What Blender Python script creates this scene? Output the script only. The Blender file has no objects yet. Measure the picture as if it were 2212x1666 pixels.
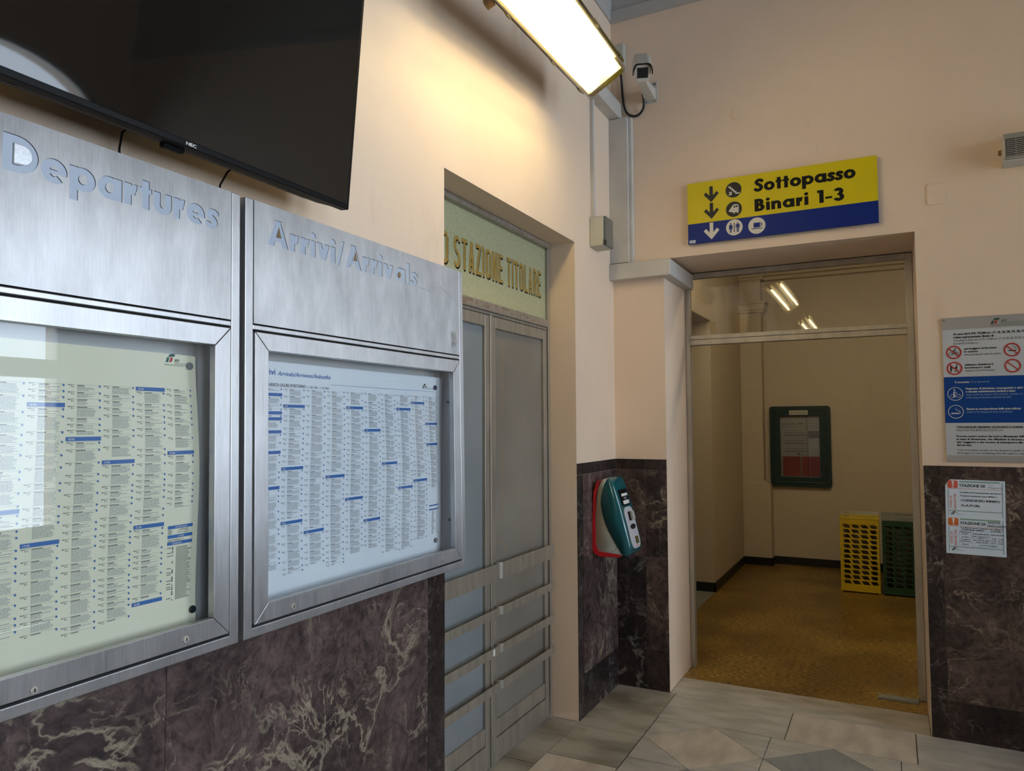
import bpy, math, random
from mathutils import Vector, Matrix, Euler
from mathutils.geometry import delaunay_2d_cdt
random.seed(7)
S = bpy.context.scene
COL = S.collection
R = math.radians

# ------------------------------------------------------------------ camera
cam_d = bpy.data.cameras.new('camera')
cam = bpy.data.objects.new('camera', cam_d); COL.objects.link(cam)
cam_d.sensor_fit = 'HORIZONTAL'; cam_d.sensor_width = 36.0
cam_d.lens = 1576.78 / 2212 * 36.0
cam_d.clip_start = 0.02; cam_d.clip_end = 200
yaw, pit, rol = R(27.3535), R(2.9938), R(-0.2503)
fw = Vector((-math.sin(yaw) * math.cos(pit), math.cos(yaw) * math.cos(pit), math.sin(pit)))
r0 = Vector((math.cos(yaw), math.sin(yaw), 0)); u0 = r0.cross(fw)
rr = r0 * math.cos(rol) + u0 * math.sin(rol); uu = -r0 * math.sin(rol) + u0 * math.cos(rol)
m3 = Matrix((rr, uu, -fw)).transposed()
cam.matrix_world = Matrix.Translation((0, 0, 1.6)) @ m3.to_4x4()
S.camera = cam

# ------------------------------------------------------------------ sky, colour management
world = bpy.data.worlds.new('world'); S.world = world; world.use_nodes = True
bg = world.node_tree.nodes['Background']
bg.inputs[0].default_value = (0.72, 0.85, 1.0, 1); bg.inputs[1].default_value = 6.5
S.view_settings.view_transform = 'Standard'; S.view_settings.look = 'None'
S.view_settings.exposure = 0.65; S.view_settings.gamma = 1.0; S.view_settings.use_curve_mapping = False
S.cycles.use_denoising = True
S.cycles.max_bounces = 10; S.cycles.diffuse_bounces = 5; S.cycles.glossy_bounces = 4
S.cycles.transparent_max_bounces = 16; S.cycles.sample_clamp_indirect = 6.0
S.cycles.caustics_reflective = False; S.cycles.caustics_refractive = False

TUBE_L = 27.0                      # radiance of the fluorescent tubes
TUBE_C = (1.0, 0.81, 0.48)

def portal(name, loc, sx, sy):
    d = bpy.data.lights.new(name, 'AREA'); d.shape = 'RECTANGLE'; d.size = sx; d.size_y = sy
    d.cycles.is_portal = True
    o = bpy.data.objects.new(name, d); COL.objects.link(o)
    o.location = loc; o.rotation_euler = (0, R(90), 0)     # faces -X, into the hall
    return o

# ------------------------------------------------------------------ helpers
def tag(o, label, cat, group=None, kind=None):
    o['label'] = label; o['category'] = cat
    if group: o['group'] = group
    if kind: o['kind'] = kind
    return o

def thing(name, label, cat, loc=(0, 0, 0), rot=(0, 0, 0), group=None, kind=None):
    o = bpy.data.objects.new(name, None); COL.objects.link(o)
    o.location = loc; o.rotation_euler = rot; o.empty_display_size = 0.05
    return tag(o, label, cat, group, kind)

class Fr:
    """a flat frame: P(u, v, d) = origin + u*U + v*V + d*N"""
    def __init__(s, o, U, V):
        s.o = Vector(o); s.U = Vector(U).normalized(); s.V = Vector(V).normalized(); s.N = s.U.cross(s.V)
    def __call__(s, u, v, d=0.0):
        return s.o + s.U * u + s.V * v + s.N * d

class MB:
    def __init__(s): s.v = []; s.f = []; s.m = []
    def poly(s, pts, mi=0):
        n = len(s.v); s.v += [tuple(p) for p in pts]; s.f.append(list(range(n, n + len(pts)))); s.m.append(mi); return s
    def hexa(s, p, mi=0):
        n = len(s.v); s.v += [tuple(q) for q in p]
        for f in ((0, 3, 2, 1), (4, 5, 6, 7), (0, 1, 5, 4), (1, 2, 6, 5), (2, 3, 7, 6), (3, 0, 4, 7)):
            s.f.append([n + i for i in f]); s.m.append(mi)
        return s
    def box(s, a, b, mi=0):
        x0, y0, z0 = [min(a[i], b[i]) for i in range(3)]; x1, y1, z1 = [max(a[i], b[i]) for i in range(3)]
        return s.hexa([(x0, y0, z0), (x1, y0, z0), (x1, y1, z0), (x0, y1, z0), (x0, y0, z1), (x1, y0, z1), (x1, y1, z1), (x0, y1, z1)], mi)
    def fbox(s, fr, u0, v0, d0, u1, v1, d1, mi=0):
        return s.hexa([fr(u0, v0, d0), fr(u1, v0, d0), fr(u1, v1, d0), fr(u0, v1, d0), fr(u0, v0, d1), fr(u1, v0, d1), fr(u1, v1, d1), fr(u0, v1, d1)], mi)
    def prism(s, fr, pts, d0, d1, mi=0):
        n = len(pts); k = len(s.v)
        s.v += [tuple(fr(u, v, d0)) for u, v in pts] + [tuple(fr(u, v, d1)) for u, v in pts]
        s.f.append([k + i for i in reversed(range(n))]); s.m.append(mi)
        s.f.append([k + n + i for i in range(n)]); s.m.append(mi)
        for i in range(n):
            j = (i + 1) % n; s.f.append([k + i, k + j, k + n + j, k + n + i]); s.m.append(mi)
        return s
    def tube(s, path, r, n=8, mi=0, cap=True):
        path = [Vector(p) for p in path]; k = len(s.v); rs = r if isinstance(r, (list, tuple)) else [r] * len(path)
        ref = None
        for i, p in enumerate(path):
            t = (path[min(i + 1, len(path) - 1)] - path[max(i - 1, 0)]).normalized()
            if ref is None: ref = t.orthogonal().normalized()
            a = (ref - t * ref.dot(t)).normalized(); ref = a; b = t.cross(a)
            for j in range(n):
                w = 2 * math.pi * j / n; s.v.append(tuple(p + (a * math.cos(w) + b * math.sin(w)) * rs[i]))
        for i in range(len(path) - 1):
            for j in range(n):
                j2 = (j + 1) % n; s.f.append([k + i * n + j, k + i * n + j2, k + (i + 1) * n + j2, k + (i + 1) * n + j]); s.m.append(mi)
        if cap:
            s.f.append([k + j for j in reversed(range(n))]); s.m.append(mi)
            e = k + (len(path) - 1) * n; s.f.append([e + j for j in range(n)]); s.m.append(mi)
        return s
    def cyl(s, a, b, r, n=16, mi=0): return s.tube([a, b], r, n, mi)
    def disc(s, fr, cu, cv, r, d0, d1, n=20, mi=0, ry=None):
        return s.prism(fr, circ(cu, cv, r, ry, n), d0, d1, mi)

def obj(name, mb, mats, parent=None, bevel=0.0, smooth=False, seg=2, ang=40):
    me = bpy.data.meshes.new(name); me.from_pydata(mb.v, [], mb.f)
    if not isinstance(mats, (list, tuple)): mats = [mats]
    for m in mats: me.materials.append(m)
    if len(mats) > 1: me.polygons.foreach_set('material_index', mb.m)
    if smooth: me.polygons.foreach_set('use_smooth', [True] * len(me.polygons))
    me.update()
    o = bpy.data.objects.new(name, me); COL.objects.link(o)
    if parent is not None: o.parent = parent
    if bevel:
        b = o.modifiers.new('edge', 'BEVEL'); b.width = bevel; b.segments = seg; b.limit_method = 'ANGLE'; b.angle_limit = R(ang)
    return o

def struct(name, mb, mats, label, cat, bevel=0.0):
    o = obj(name, mb, mats, None, bevel); return tag(o, label, cat, None, 'structure')

def copy_tree(o, parent=None):
    c = o.copy(); COL.objects.link(c)
    if parent is not None: c.parent = parent
    for ch in [x for x in bpy.data.objects if x.parent == o]: copy_tree(ch, c)
    return c

# ---- 2D shapes
def circ(cx, cy, r, ry=None, n=28):
    ry = r if ry is None else ry
    return [(cx + r * math.cos(2 * math.pi * i / n), cy + ry * math.sin(2 * math.pi * i / n)) for i in range(n)]
def rect(x0, y0, x1, y1): return [(x0, y0), (x1, y0), (x1, y1), (x0, y1)]
def rrect(x0, y0, x1, y1, r, n=5):
    out = []
    for cx, cy, a in ((x1 - r, y0 + r, -90), (x1 - r, y1 - r, 0), (x0 + r, y1 - r, 90), (x0 + r, y0 + r, 180)):
        for i in range(n + 1):
            t = R(a + 90 * i / n); out.append((cx + r * math.cos(t), cy + r * math.sin(t)))
    return out
def ring(cx, cy, rx, ry, w, a0=0, a1=360, n=None, wy=None):
    wy = w if wy is None else wy
    if a1 - a0 > 200:
        h = (a0 + a1) / 2
        return ring(cx, cy, rx, ry, w, a0, h, n, wy) + ring(cx, cy, rx, ry, w, h, a1, n, wy)
    n = n or max(6, int((a1 - a0) / 11))
    o = [(cx + rx * math.cos(R(a0 + (a1 - a0) * i / n)), cy + ry * math.sin(R(a0 + (a1 - a0) * i / n))) for i in range(n + 1)]
    q = [(cx + (rx - w) * math.cos(R(a1 + (a0 - a1) * i / n)), cy + (ry - wy) * math.sin(R(a1 + (a0 - a1) * i / n))) for i in range(n + 1)]
    return [o + q]
def leg(x0, y0, x1, y1, w): return [(x0, y0), (x0 + w, y0), (x1 + w, y1), (x1, y1)]
def stroke(pts, w, smooth=True):
    P = [Vector((p[0], p[1])) for p in pts]
    if smooth:
        Q = []
        for i in range(len(P) - 1):
            p0, p1, p2, p3 = P[max(i - 1, 0)], P[i], P[i + 1], P[min(i + 2, len(P) - 1)]
            for k in range(5):
                t = k / 5
                Q.append(0.5 * ((2 * p1) + (p2 - p0) * t + (2 * p0 - 5 * p1 + 4 * p2 - p3) * t * t + (3 * p1 - p0 - 3 * p2 + p3) * t ** 3))
        P = Q + [P[-1]]
    out = []
    for i in range(len(P) - 1):
        t = (P[i + 1] - P[i])
        if t.length < 1e-6: continue
        t.normalize(); n = Vector((-t.y, t.x)) * (w / 2)
        a, b, c, d = P[i] - n, P[i + 1] - n, P[i + 1] + n, P[i] + n
        out.append([tuple(a), tuple(b), tuple(c), tuple(d)])
        if i: out.append(circ(P[i].x, P[i].y, w / 2 * 0.999, None, 10))
    return out

def cdt(groups):
    """groups: list of lists of polygons. returns verts and, per triangle, (i, j, k, set of groups it lies in)"""
    V, F, G = [], [], []
    for g, polys in enumerate(groups):
        for p in polys:
            if area(p) < 0: p = list(reversed(p))
            k = len(V); V += [Vector((float(x), float(y))) for x, y in p]; F.append(list(range(k, k + len(p)))); G.append(g)
    vo, eo, fo, ov, oe, of = delaunay_2d_cdt(V, [], F, 0, 1e-6)
    tri = []
    for f, ids in zip(fo, of):
        if ids: tri.append((list(f), {G[i] for i in ids}))
    return vo, tri
def area(p): return 0.5 * sum(p[i][0] * p[(i + 1) % len(p)][1] - p[(i + 1) % len(p)][0] * p[i][1] for i in range(len(p)))

def slab(mb, fn, vo, tris, d0, d1, mi=0, back=True):
    """extrude a triangulated region from depth d0 (front) to d1 (behind)"""
    k = len(mb.v); n = len(vo)
    mb.v += [tuple(fn(p.x, p.y, d0)) for p in vo] + [tuple(fn(p.x, p.y, d1)) for p in vo]
    ed = {}
    for t in tris:
        mb.f.append([k + i for i in t]); mb.m.append(mi)
        if back: mb.f.append([k + n + i for i in reversed(t)]); mb.m.append(mi)
        for a, b in ((t[0], t[1]), (t[1], t[2]), (t[2], t[0])):
            if (b, a) in ed: del ed[(b, a)]
            else: ed[(a, b)] = 1
    for a, b in ed: mb.f.append([k + b, k + a, k + n + a, k + n + b]); mb.m.append(mi)

def flat(mb, fn, polys, d, mi=0):
    if not polys: return
    vo, tri = cdt([polys]); k = len(mb.v)
    mb.v += [tuple(fn(p.x, p.y, d)) for p in vo]
    for t, g in tri: mb.f.append([k + i for i in t]); mb.m.append(mi)

# ---- a heavy geometric sans for the big lettering (cap height 1)
def glyph(c, w=0.23, h=0.67):
    B = lambda *a: [rect(*a)]
    wl = w * 0.93; t = w * 0.86
    if c == ' ': return [], 0.34
    if c == 'A': return [leg(0, 0, .43 - w / 2 * .8, 1, w * 1.03), leg(.86 - w * 1.03, 0, .43 - w * .66, 1, w * 1.03), rect(.2, .19, .66, .37)], .86
    if c == 'D': return B(0, 0, w, 1) + B(0, 0, .36, t) + B(0, 1 - t, .36, 1) + ring(.34, .5, .5, .5, w, -90, 90, None, t), .84
    if c == 'B': return B(0, 0, w, 1) + B(0, 0, .32, t) + B(0, .43, .32, .6) + B(0, 1 - t, .3, 1) + ring(.28, .72, .28, .28, w, -90, 90, None, t) + ring(.31, .3, .31, .3, w, -90, 90, None, t), .62
    if c == 'P': return B(0, 0, w, 1) + B(0, .36, .3, .36 + t) + B(0, 1 - t, .3, 1) + ring(.28, .68, .33, .32, w, -90, 90, None, t), .61
    if c == 'S': return stroke([(.50, .80), (.38, .885), (.22, .865), (.135, .73), (.22, .585), (.37, .47), (.445, .30), (.36, .145), (.2, .105), (.05, .2)], w * .93), .56
    if c == 'r': return B(0, 0, wl, h) + ring(.37, .30, .26, .375, wl, 82, 172, None, wl * .98), .41
    if c == 'i': return B(0, 0, wl, h) + [circ(wl / 2, .865, .125, None, 24)], wl
    if c == 'l': return B(0, 0, wl, 1.02), wl
    if c == 'v': return [leg(0 + .62 / 2 - wl * .52, 0, 0, h, wl * 1.06), leg(.62 / 2 - wl * .54, 0, .62 - wl * 1.06, h, wl * 1.06)], .62
    if c == '/': return [leg(0, -.06, .27, 1.03, w * .55)], .40
    if c == 'a': return ring(.345, h / 2, .345, h / 2 + .012, wl, 0, 360, None, t * .98) + B(.71 - wl, 0, .71, h), .71
    if c == 'p': return ring(.365, h / 2, .345, h / 2 + .012, wl, 0, 360, None, t * .98) + B(0, -.31, wl, h), .71
    if c == 'o': return ring(.345, h / 2, .345, h / 2 + .012, wl, 0, 360, None, t * .98), .69
    if c == 'e': return ring(.335, h / 2, .335, h / 2 + .012, wl, 3, 312, None, t * .95) + B(wl * .6, .26, .665, .375), .67
    if c == 's': return stroke([(.385, .525), (.29, .575), (.17, .56), (.115, .475), (.18, .385), (.28, .31), (.335, .205), (.27, .105), (.15, .085), (.03, .145)], wl * .88), .43
    if c == 't': return B(.09, 0, .09 + wl, .9) + B(0, h - .155, .40, h), .40
    if c == 'u': return B(0, .27, wl, h) + B(.6 - wl, .27, .6, h) + ring(.3, .28, .3, .295, wl, 180, 360, None, t), .6
    if c == 'n': return B(0, 0, wl, h) + B(.6 - wl, 0, .6, .4) + ring(.32, .39, .28, .29, wl, 0, 165, None, t), .6
    if c == 'z': return B(0, 0, .5, .16) + B(0, h - .16, .5, h) + [[(0, .1), (.27, .1), (.5, h - .1), (.23, h - .1)]], .5
    if c == '1': return B(.12, 0, .12 + w, 1) + B(0, .8, .2, 1), .12 + w
    if c == '-': return B(0, .27, .40, .43), .40
    if c == '3': return ring(.27, .725, .28, .285, w, -85, 165, None, t) + ring(.28, .29, .31, .305, w, -165, 85, None, t) + B(.2, .45, .34, .58), .58
    return [], .3
def run(text, u, v, size, sx=1.0, gap=.05, w=.245, target=None):
    """polygons of a word in the heavy face; size = cap height; target = total width to fit"""
    if target:
        tot = sum(glyph(c, w)[1] + gap for c in text) - gap; sx = target / (tot * size)
    out = []; x = 0
    for c in text:
        ps, adv = glyph(c, w)
        out += [[(u + (x + px) * size * sx, v + py * size) for px, py in p] for p in ps]
        x += adv + gap
    return out
# ---- a narrow painted gothic
def narrow(c, w=.12):
    B = lambda *a: [rect(*a)]; W = .36; r = W / 2
    if c == ' ': return [], .30
    if c == 'O': return B(0, r, w, 1 - r) + B(W - w, r, W, 1 - r) + ring(r, 1 - r, r, r, w, 0, 180) + ring(r, r, r, r, w, 180, 360), W
    if c == 'C': return B(0, r, w, 1 - r) + ring(r, 1 - r, r, r, w, 0, 180) + ring(r, r, r, r, w, 180, 360), W
    if c == 'S': return ring(r, 1 - r, r, r, w, 0, 200) + ring(r, r, r, r, w, 180, 380) + stroke([(.045, 1 - r - .05), (.09, .58), (.27, .42), (W - .05, r + .05)], w), W
    if c == 'T': return B(r - w / 2, 0, r + w / 2, 1) + B(0, 1 - w, W, 1), W
    if c == 'A': return [leg(0, 0, r - w * .5, 1, w), leg(W - w, 0, r - w * .5, 1, w), rect(.08, .2, .28, .31)], W
    if c == 'Z': return B(0, 0, W, w) + B(0, 1 - w, W, 1) + [leg(0, .05, W - w, .95, w)], W
    if c == 'I': return B(0, 0, w, 1), w
    if c == 'N': return B(0, 0, w, 1) + B(W - w, 0, W, 1) + [leg(W - w * 1.05, 0, 0, 1, w * 1.05)], W
    if c == 'E': return B(0, 0, w, 1) + B(0, 0, .32, w) + B(0, 1 - w, .32, 1) + B(0, .46, .28, .46 + w), .32
    if c == 'L': return B(0, 0, w, 1) + B(0, 0, .32, w), .32
    if c in 'RP':
        o = B(0, 0, w, 1) + B(0, 1 - w, .2, 1) + B(0, .44, .2, .44 + w) + ring(.19, .72, .17, .28, w, -90, 90)
        if c == 'R': o = o + [leg(.36 - w, 0, .17, .5, w)]
        return o, W
    return [], .3

# ---- small lettering with Blender's built-in face
_tc = bpy.data.curves.new('tmp_text', 'FONT'); _to = bpy.data.objects.new('tmp_text', _tc); COL.objects.link(_to)
_tc.fill_mode = 'FRONT'
def _text_mesh(body, bold, shear):
    _tc.body = body; _tc.size = 1.0; _tc.offset = bold; _tc.shear = shear; _tc.resolution_u = 3
    dg = bpy.context.evaluated_depsgraph_get(); dg.update()
    ev = _to.evaluated_get(dg); me = ev.to_mesh()
    V = [tuple(v.co) for v in me.vertices]; F = [list(p.vertices) for p in me.polygons]
    ev.to_mesh_clear(); return V, F
_H = max(v[1] for v in _text_mesh('H', 0, 0)[0])
def text(mb, fn, body, cap, u, v, d=0.0006, bold=0.0, shear=0.0, width=None, sx=1.0, align='L', mi=0):
    V, F = _text_mesh(body, 0.0, shear)
    if not V: return
    k = cap / _H; x0 = min(p[0] for p in V); x1 = max(p[0] for p in V)
    if width: sx = width / ((x1 - x0) * k)
    off = {'L': 0, 'C': (x1 - x0) / 2, 'R': x1 - x0}[align]
    b = cap * min(bold * 2.2, .06)
    for q, (du, dv) in enumerate(((0, 0),) if not bold else ((-b, b * .5), (b, -b * .5), (0, 0))):
        n = len(mb.v)
        mb.v += [tuple(fn(u + (p[0] - x0 - off) * k * sx + du, v + p[1] * k + dv, d + q * .00006)) for p in V]
        for f in F: mb.f.append([n + i for i in f]); mb.m.append(mi)

# ------------------------------------------------------------------ materials
def nt(name):
    m = bpy.data.materials.new(name); m.use_nodes = True
    t = m.node_tree; b = t.nodes['Principled BSDF']; return m, t, b
def N(t, typ, **kw):
    n = t.nodes.new(typ)
    for k, v in kw.items():
        if k in n.inputs: n.inputs[k].default_value = v
        else: setattr(n, k, v)
    return n
def mat(name, col, rough=.5, metal=0.0, coat=0.0, spec=None, emit=None, es=0.0):
    m, t, b = nt(name)
    b.inputs['Base Color'].default_value = (*col, 1); b.inputs['Roughness'].default_value = rough; b.inputs['Metallic'].default_value = metal
    b.inputs['Coat Weight'].default_value = coat
    if spec is not None: b.inputs['Specular IOR Level'].default_value = spec
    if emit: b.inputs['Emission Color'].default_value = (*emit, 1); b.inputs['Emission Strength'].default_value = es
    return m
def ramp(t, stops):
    r = t.nodes.new('ShaderNodeValToRGB'); e = r.color_ramp.elements
    while len(e) < len(stops): e.new(.5)
    for i, (p, c) in enumerate(stops):
        e[i].position = p; e[i].color = (*c, 1) if len(c) == 3 else c
    return r
def mixc(t, fac, a, b, blend='MIX'):
    n = t.nodes.new('ShaderNodeMix'); n.data_type = 'RGBA'; n.blend_type = blend
    for sck, val in ((n.inputs[0], fac), (n.inputs[6], a), (n.inputs[7], b)):
        if hasattr(val, 'is_output'): t.links.new(val, sck)
        elif isinstance(val, (tuple, list)): sck.default_value = (*val, 1)
        else: sck.default_value = val
    return n.outputs[2]
def coords(t, scale=(1, 1, 1), island=False):
    tc = t.nodes.new('ShaderNodeTexCoord'); mp = t.nodes.new('ShaderNodeMapping'); mp.inputs['Scale'].default_value = scale
    t.links.new(tc.outputs['Object'], mp.inputs['Vector'])
    if island:
        g = t.nodes.new('ShaderNodeNewGeometry'); mu = N(t, 'ShaderNodeMath', operation='MULTIPLY'); mu.inputs[1].default_value = 37.0
        t.links.new(g.outputs['Random Per Island'], mu.inputs[0]); t.links.new(mu.outputs[0], mp.inputs['Location'])
    return mp.outputs[0]
def noise(t, vec, scale, detail=4, rough=.5, dist=0.0):
    n = N(t, 'ShaderNodeTexNoise', Scale=scale, Detail=detail, Roughness=rough, Distortion=dist); t.links.new(vec, n.inputs['Vector']); return n.outputs['Fac']
def bump(t, b, h, strength, dist=.002):
    n = N(t, 'ShaderNodeBump', Strength=strength, Distance=dist); t.links.new(h, n.inputs['Height']); t.links.new(n.outputs[0], b.inputs['Normal'])
def mottled(name, c1, c2, scale, rough=.6, metal=0.0, stretch=(1, 1, 1), bmp=0.0, bscale=None, lo=.35, hi=.65, detail=5, coat=0.0):
    m, t, b = nt(name); v = coords(t, stretch)
    r = ramp(t, [(lo, c1), (hi, c2)]); n = noise(t, v, scale, detail); t.links.new(n, r.inputs[0])
    t.links.new(r.outputs[0], b.inputs['Base Color']); b.inputs['Roughness'].default_value = rough; b.inputs['Metallic'].default_value = metal; b.inputs['Coat Weight'].default_value = coat
    if bmp: bump(t, b, noise(t, v, bscale or scale * 4, 4), bmp)
    return m

def plaster(name, c1, c2):
    m, t, b = nt(name); v = coords(t)
    r = ramp(t, [(.3, c1), (.7, c2)]); t.links.new(noise(t, v, 1.3, 6, .6), r.inputs[0])
    sc = coords(t, (1, 1, .35)); s2 = ramp(t, [(.62, (1, 1, 1)), (.8, (.86, .84, .82))]); t.links.new(noise(t, sc, 3.2, 7, .7), s2.inputs[0])
    t.links.new(mixc(t, 1.0, r.outputs[0], s2.outputs[0], 'MULTIPLY'), b.inputs['Base Color'])
    b.inputs['Roughness'].default_value = .55; b.inputs['Specular IOR Level'].default_value = .35
    bump(t, b, noise(t, v, 26, 5, .6), .10, .004); return m

def marble(name, dark, mid, vein, vscale=2.0, amt=1.0, light=1.0):
    m, t, b = nt(name); v = coords(t, (1, 1, 1), True)
    wn = N(t, 'ShaderNodeTexNoise', Scale=3.0, Detail=5); t.links.new(v, wn.inputs['Vector'])
    va = N(t, 'ShaderNodeVectorMath', operation='MULTIPLY_ADD'); t.links.new(wn.outputs['Color'], va.inputs[0]); va.inputs[1].default_value = (.25, .25, .25); t.links.new(v, va.inputs[2]); w = va.outputs[0]
    base = ramp(t, [(.30, dark), (.5, mid), (.62, tuple(x * 1.5 for x in mid)), (.74, dark)]); t.links.new(noise(t, w, 3.4, 7, .62), base.inputs[0])
    spk = ramp(t, [(.35, (.45, .45, .45)), (.62, (1.35, 1.3, 1.25))]); t.links.new(noise(t, w, 34, 6, .7), spk.inputs[0])
    col = mixc(t, 1.0, base.outputs[0], spk.outputs[0], 'MULTIPLY')
    def veins(scale, width, msk_scale, lo, hi, c, k):
        nonlocal col
        n = noise(t, w, scale, 7, .58, .6)
        a = N(t, 'ShaderNodeMath', operation='SUBTRACT'); t.links.new(n, a.inputs[0]); a.inputs[1].default_value = .5
        ab = N(t, 'ShaderNodeMath', operation='ABSOLUTE'); t.links.new(a.outputs[0], ab.inputs[0])
        r1 = ramp(t, [(0.0, (1, 1, 1)), (width, (0, 0, 0))]); t.links.new(ab.outputs[0], r1.inputs[0])
        r2 = ramp(t, [(lo, (0, 0, 0)), (hi, (1, 1, 1))]); t.links.new(noise(t, v, msk_scale, 3), r2.inputs[0])
        mm = N(t, 'ShaderNodeMath', operation='MULTIPLY'); t.links.new(r1.outputs[0], mm.inputs[0]); t.links.new(r2.outputs[0], mm.inputs[1])
        m2 = N(t, 'ShaderNodeMath', operation='MULTIPLY'); t.links.new(mm.outputs[0], m2.inputs[0]); m2.inputs[1].default_value = k
        col = mixc(t, m2.outputs[0], col, c)
    veins(vscale, .013, 2.2, .52, .60, tuple(x * .8 for x in vein), .9 * amt)
    veins(vscale * 3.1, .013, 3.0, .42, .6, vein, .7 * amt)
    veins(vscale * 7.5, .018, 5.0, .5, .68, tuple(x * .75 for x in vein), .55 * amt)
    t.links.new(col, b.inputs['Base Color']); b.inputs['Roughness'].default_value = .3; b.inputs['Specular IOR Level'].default_value = .32
    bump(t, b, noise(t, w, 40, 5), .05, .001)
    return m

def steel(name, col, rough=.36, dirt=.25):
    m, t, b = nt(name); v = coords(t, (40, 40, 2.2))
    n = noise(t, v, 6.0, 6, .7)
    d = coords(t, (3, 3, 1.2)); r = ramp(t, [(.38, tuple(c * (1 - dirt) for c in col)), (.62, col)]); t.links.new(noise(t, d, 2.6, 6, .65), r.inputs[0])
    g = ramp(t, [(.3, (.86, .86, .86)), (.7, (1.08, 1.08, 1.08))]); t.links.new(n, g.inputs[0])
    t.links.new(mixc(t, 1.0, r.outputs[0], g.outputs[0], 'MULTIPLY'), b.inputs['Base Color'])
    rr_ = N(t, 'ShaderNodeMapRange'); rr_.inputs['To Min'].default_value = rough - .08; rr_.inputs['To Max'].default_value = rough + .12; t.links.new(n, rr_.inputs['Value']); t.links.new(rr_.outputs[0], b.inputs['Roughness'])
    b.inputs['Metallic'].default_value = .88; b.inputs['Anisotropic'].default_value = .8
    cx_ = N(t, 'ShaderNodeCombineXYZ'); cx_.inputs[1].default_value = 1.0; t.links.new(cx_.outputs[0], b.inputs['Tangent'])
    bump(t, b, n, .06, .0006); return m

def clear(name, tint=(1, 1, 1), gain=1.8, rough=0.0):
    m = bpy.data.materials.new(name); m.use_nodes = True; t = m.node_tree; t.nodes.clear()
    out = N(t, 'ShaderNodeOutputMaterial'); mx = N(t, 'ShaderNodeMixShader'); tr = N(t, 'ShaderNodeBsdfTransparent'); gl = N(t, 'ShaderNodeBsdfGlossy'); fr = N(t, 'ShaderNodeFresnel')
    tr.inputs[0].default_value = (*tint, 1); gl.inputs['Roughness'].default_value = rough; fr.inputs[0].default_value = 1.5
    mu = N(t, 'ShaderNodeMath', operation='MULTIPLY', use_clamp=True); mu.inputs[1].default_value = gain
    t.links.new(fr.outputs[0], mu.inputs[0]); t.links.new(mu.outputs[0], mx.inputs[0]); t.links.new(tr.outputs[0], mx.inputs[1]); t.links.new(gl.outputs[0], mx.inputs[2]); t.links.new(mx.outputs[0], out.inputs[0])
    return m

def prismatic(name):
    m = bpy.data.materials.new(name); m.use_nodes = True; t = m.node_tree; t.nodes.clear()
    out = N(t, 'ShaderNodeOutputMaterial'); m1 = N(t, 'ShaderNodeMixShader'); m2 = N(t, 'ShaderNodeMixShader')
    tr = N(t, 'ShaderNodeBsdfTransparent'); tl = N(t, 'ShaderNodeBsdfTranslucent'); gl = N(t, 'ShaderNodeBsdfGlossy')
    tr.inputs[0].default_value = (1, .99, .95, 1); tl.inputs[0].default_value = (.95, .9, .72, 1); gl.inputs['Roughness'].default_value = .15
    m1.inputs[0].default_value = .26; m2.inputs[0].default_value = .05
    t.links.new(tr.outputs[0], m1.inputs[1]); t.links.new(tl.outputs[0], m1.inputs[2]); t.links.new(m1.outputs[0], m2.inputs[1]); t.links.new(gl.outputs[0], m2.inputs[2]); t.links.new(m2.outputs[0], out.inputs[0])
    return m

M = {}
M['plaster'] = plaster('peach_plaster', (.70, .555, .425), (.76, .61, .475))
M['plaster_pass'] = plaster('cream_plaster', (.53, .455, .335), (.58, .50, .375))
M['ceil'] = plaster('grey_paint', (.40, .385, .37), (.46, .445, .43))
M['marble'] = marble('dark_red_marble', (.020, .016, .018), (.072, .050, .048), (.36, .30, .215), 1.9, 1.0)
M['marble_dark'] = marble('black_marble', (.011, .010, .010), (.030, .022, .022), (.30, .27, .24), 2.4, .8)
M['steel'] = steel('brushed_steel', (.49, .49, .495), .40)
M['steel_f'] = steel('steel_frame', (.52, .52, .53), .36, .15)
M['alu'] = mottled('champagne_aluminium', (.30, .27, .225), (.38, .345, .29), 7, .42, .55, (4, 4, .6))
M['alu_grey'] = mottled('grey_aluminium', (.40, .375, .335), (.50, .47, .425), 6, .42, .5, (3, 3, .6))
M['frost'] = mottled('frosted_glass', (.185, .205, .215), (.22, .24, .25), 2.5, .3)
M['dull'] = mottled('dull_brown_glass', (.165, .148, .125), (.215, .195, .168), 2.0, .38)
M['yglass'] = mottled('yellow_green_glass', (.33, .335, .20), (.39, .395, .25), 60, .35)
M['gold'] = mottled('gold_paint', (.30, .185, .035), (.36, .23, .05), 30, .42)
M['ink'] = mat('black_ink', (.006, .0055, .005), .6, 0, 0, .15)
M['greyink'] = mat('grey_ink', (.16, .16, .17), .6)
M['darkgrey'] = mat('dark_grey_print', (.030, .029, .026), .55, 0, 0, .2)
M['black'] = mat('black_plastic', (.005, .005, .006), .45, 0, 0, .14)
M['blackm'] = mottled('matt_black', (.006, .006, .007), (.012, .012, .014), 30, .5)
M['screen'] = mat('dark_screen', (.006, .006, .006), .03, 0, 0, .55)
M['white'] = mat('white_print', (.62, .62, .60), .5)
M['bright'] = mat('white_plastic', (.72, .72, .70), .4)
M['acryl'] = mat('milky_acrylic', (.40, .46, .55), .3)
M['foil'] = mottled('silver_foil', (.62, .64, .68), (.8, .82, .86), 300, .25, .6)
M['rust'] = mottled('brown_plywood', (.16, .10, .05), (.24, .16, .085), 40, .7)
M['paper_y'] = mottled('pale_yellow_paper', (.78, .74, .56), (.81, .77, .60), 3, .55)
M['paper_w'] = mottled('white_paper', (.74, .78, .84), (.78, .81, .86), 3, .55)
M['blue'] = mat('blue_print', (.035, .135, .40), .5)
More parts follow.
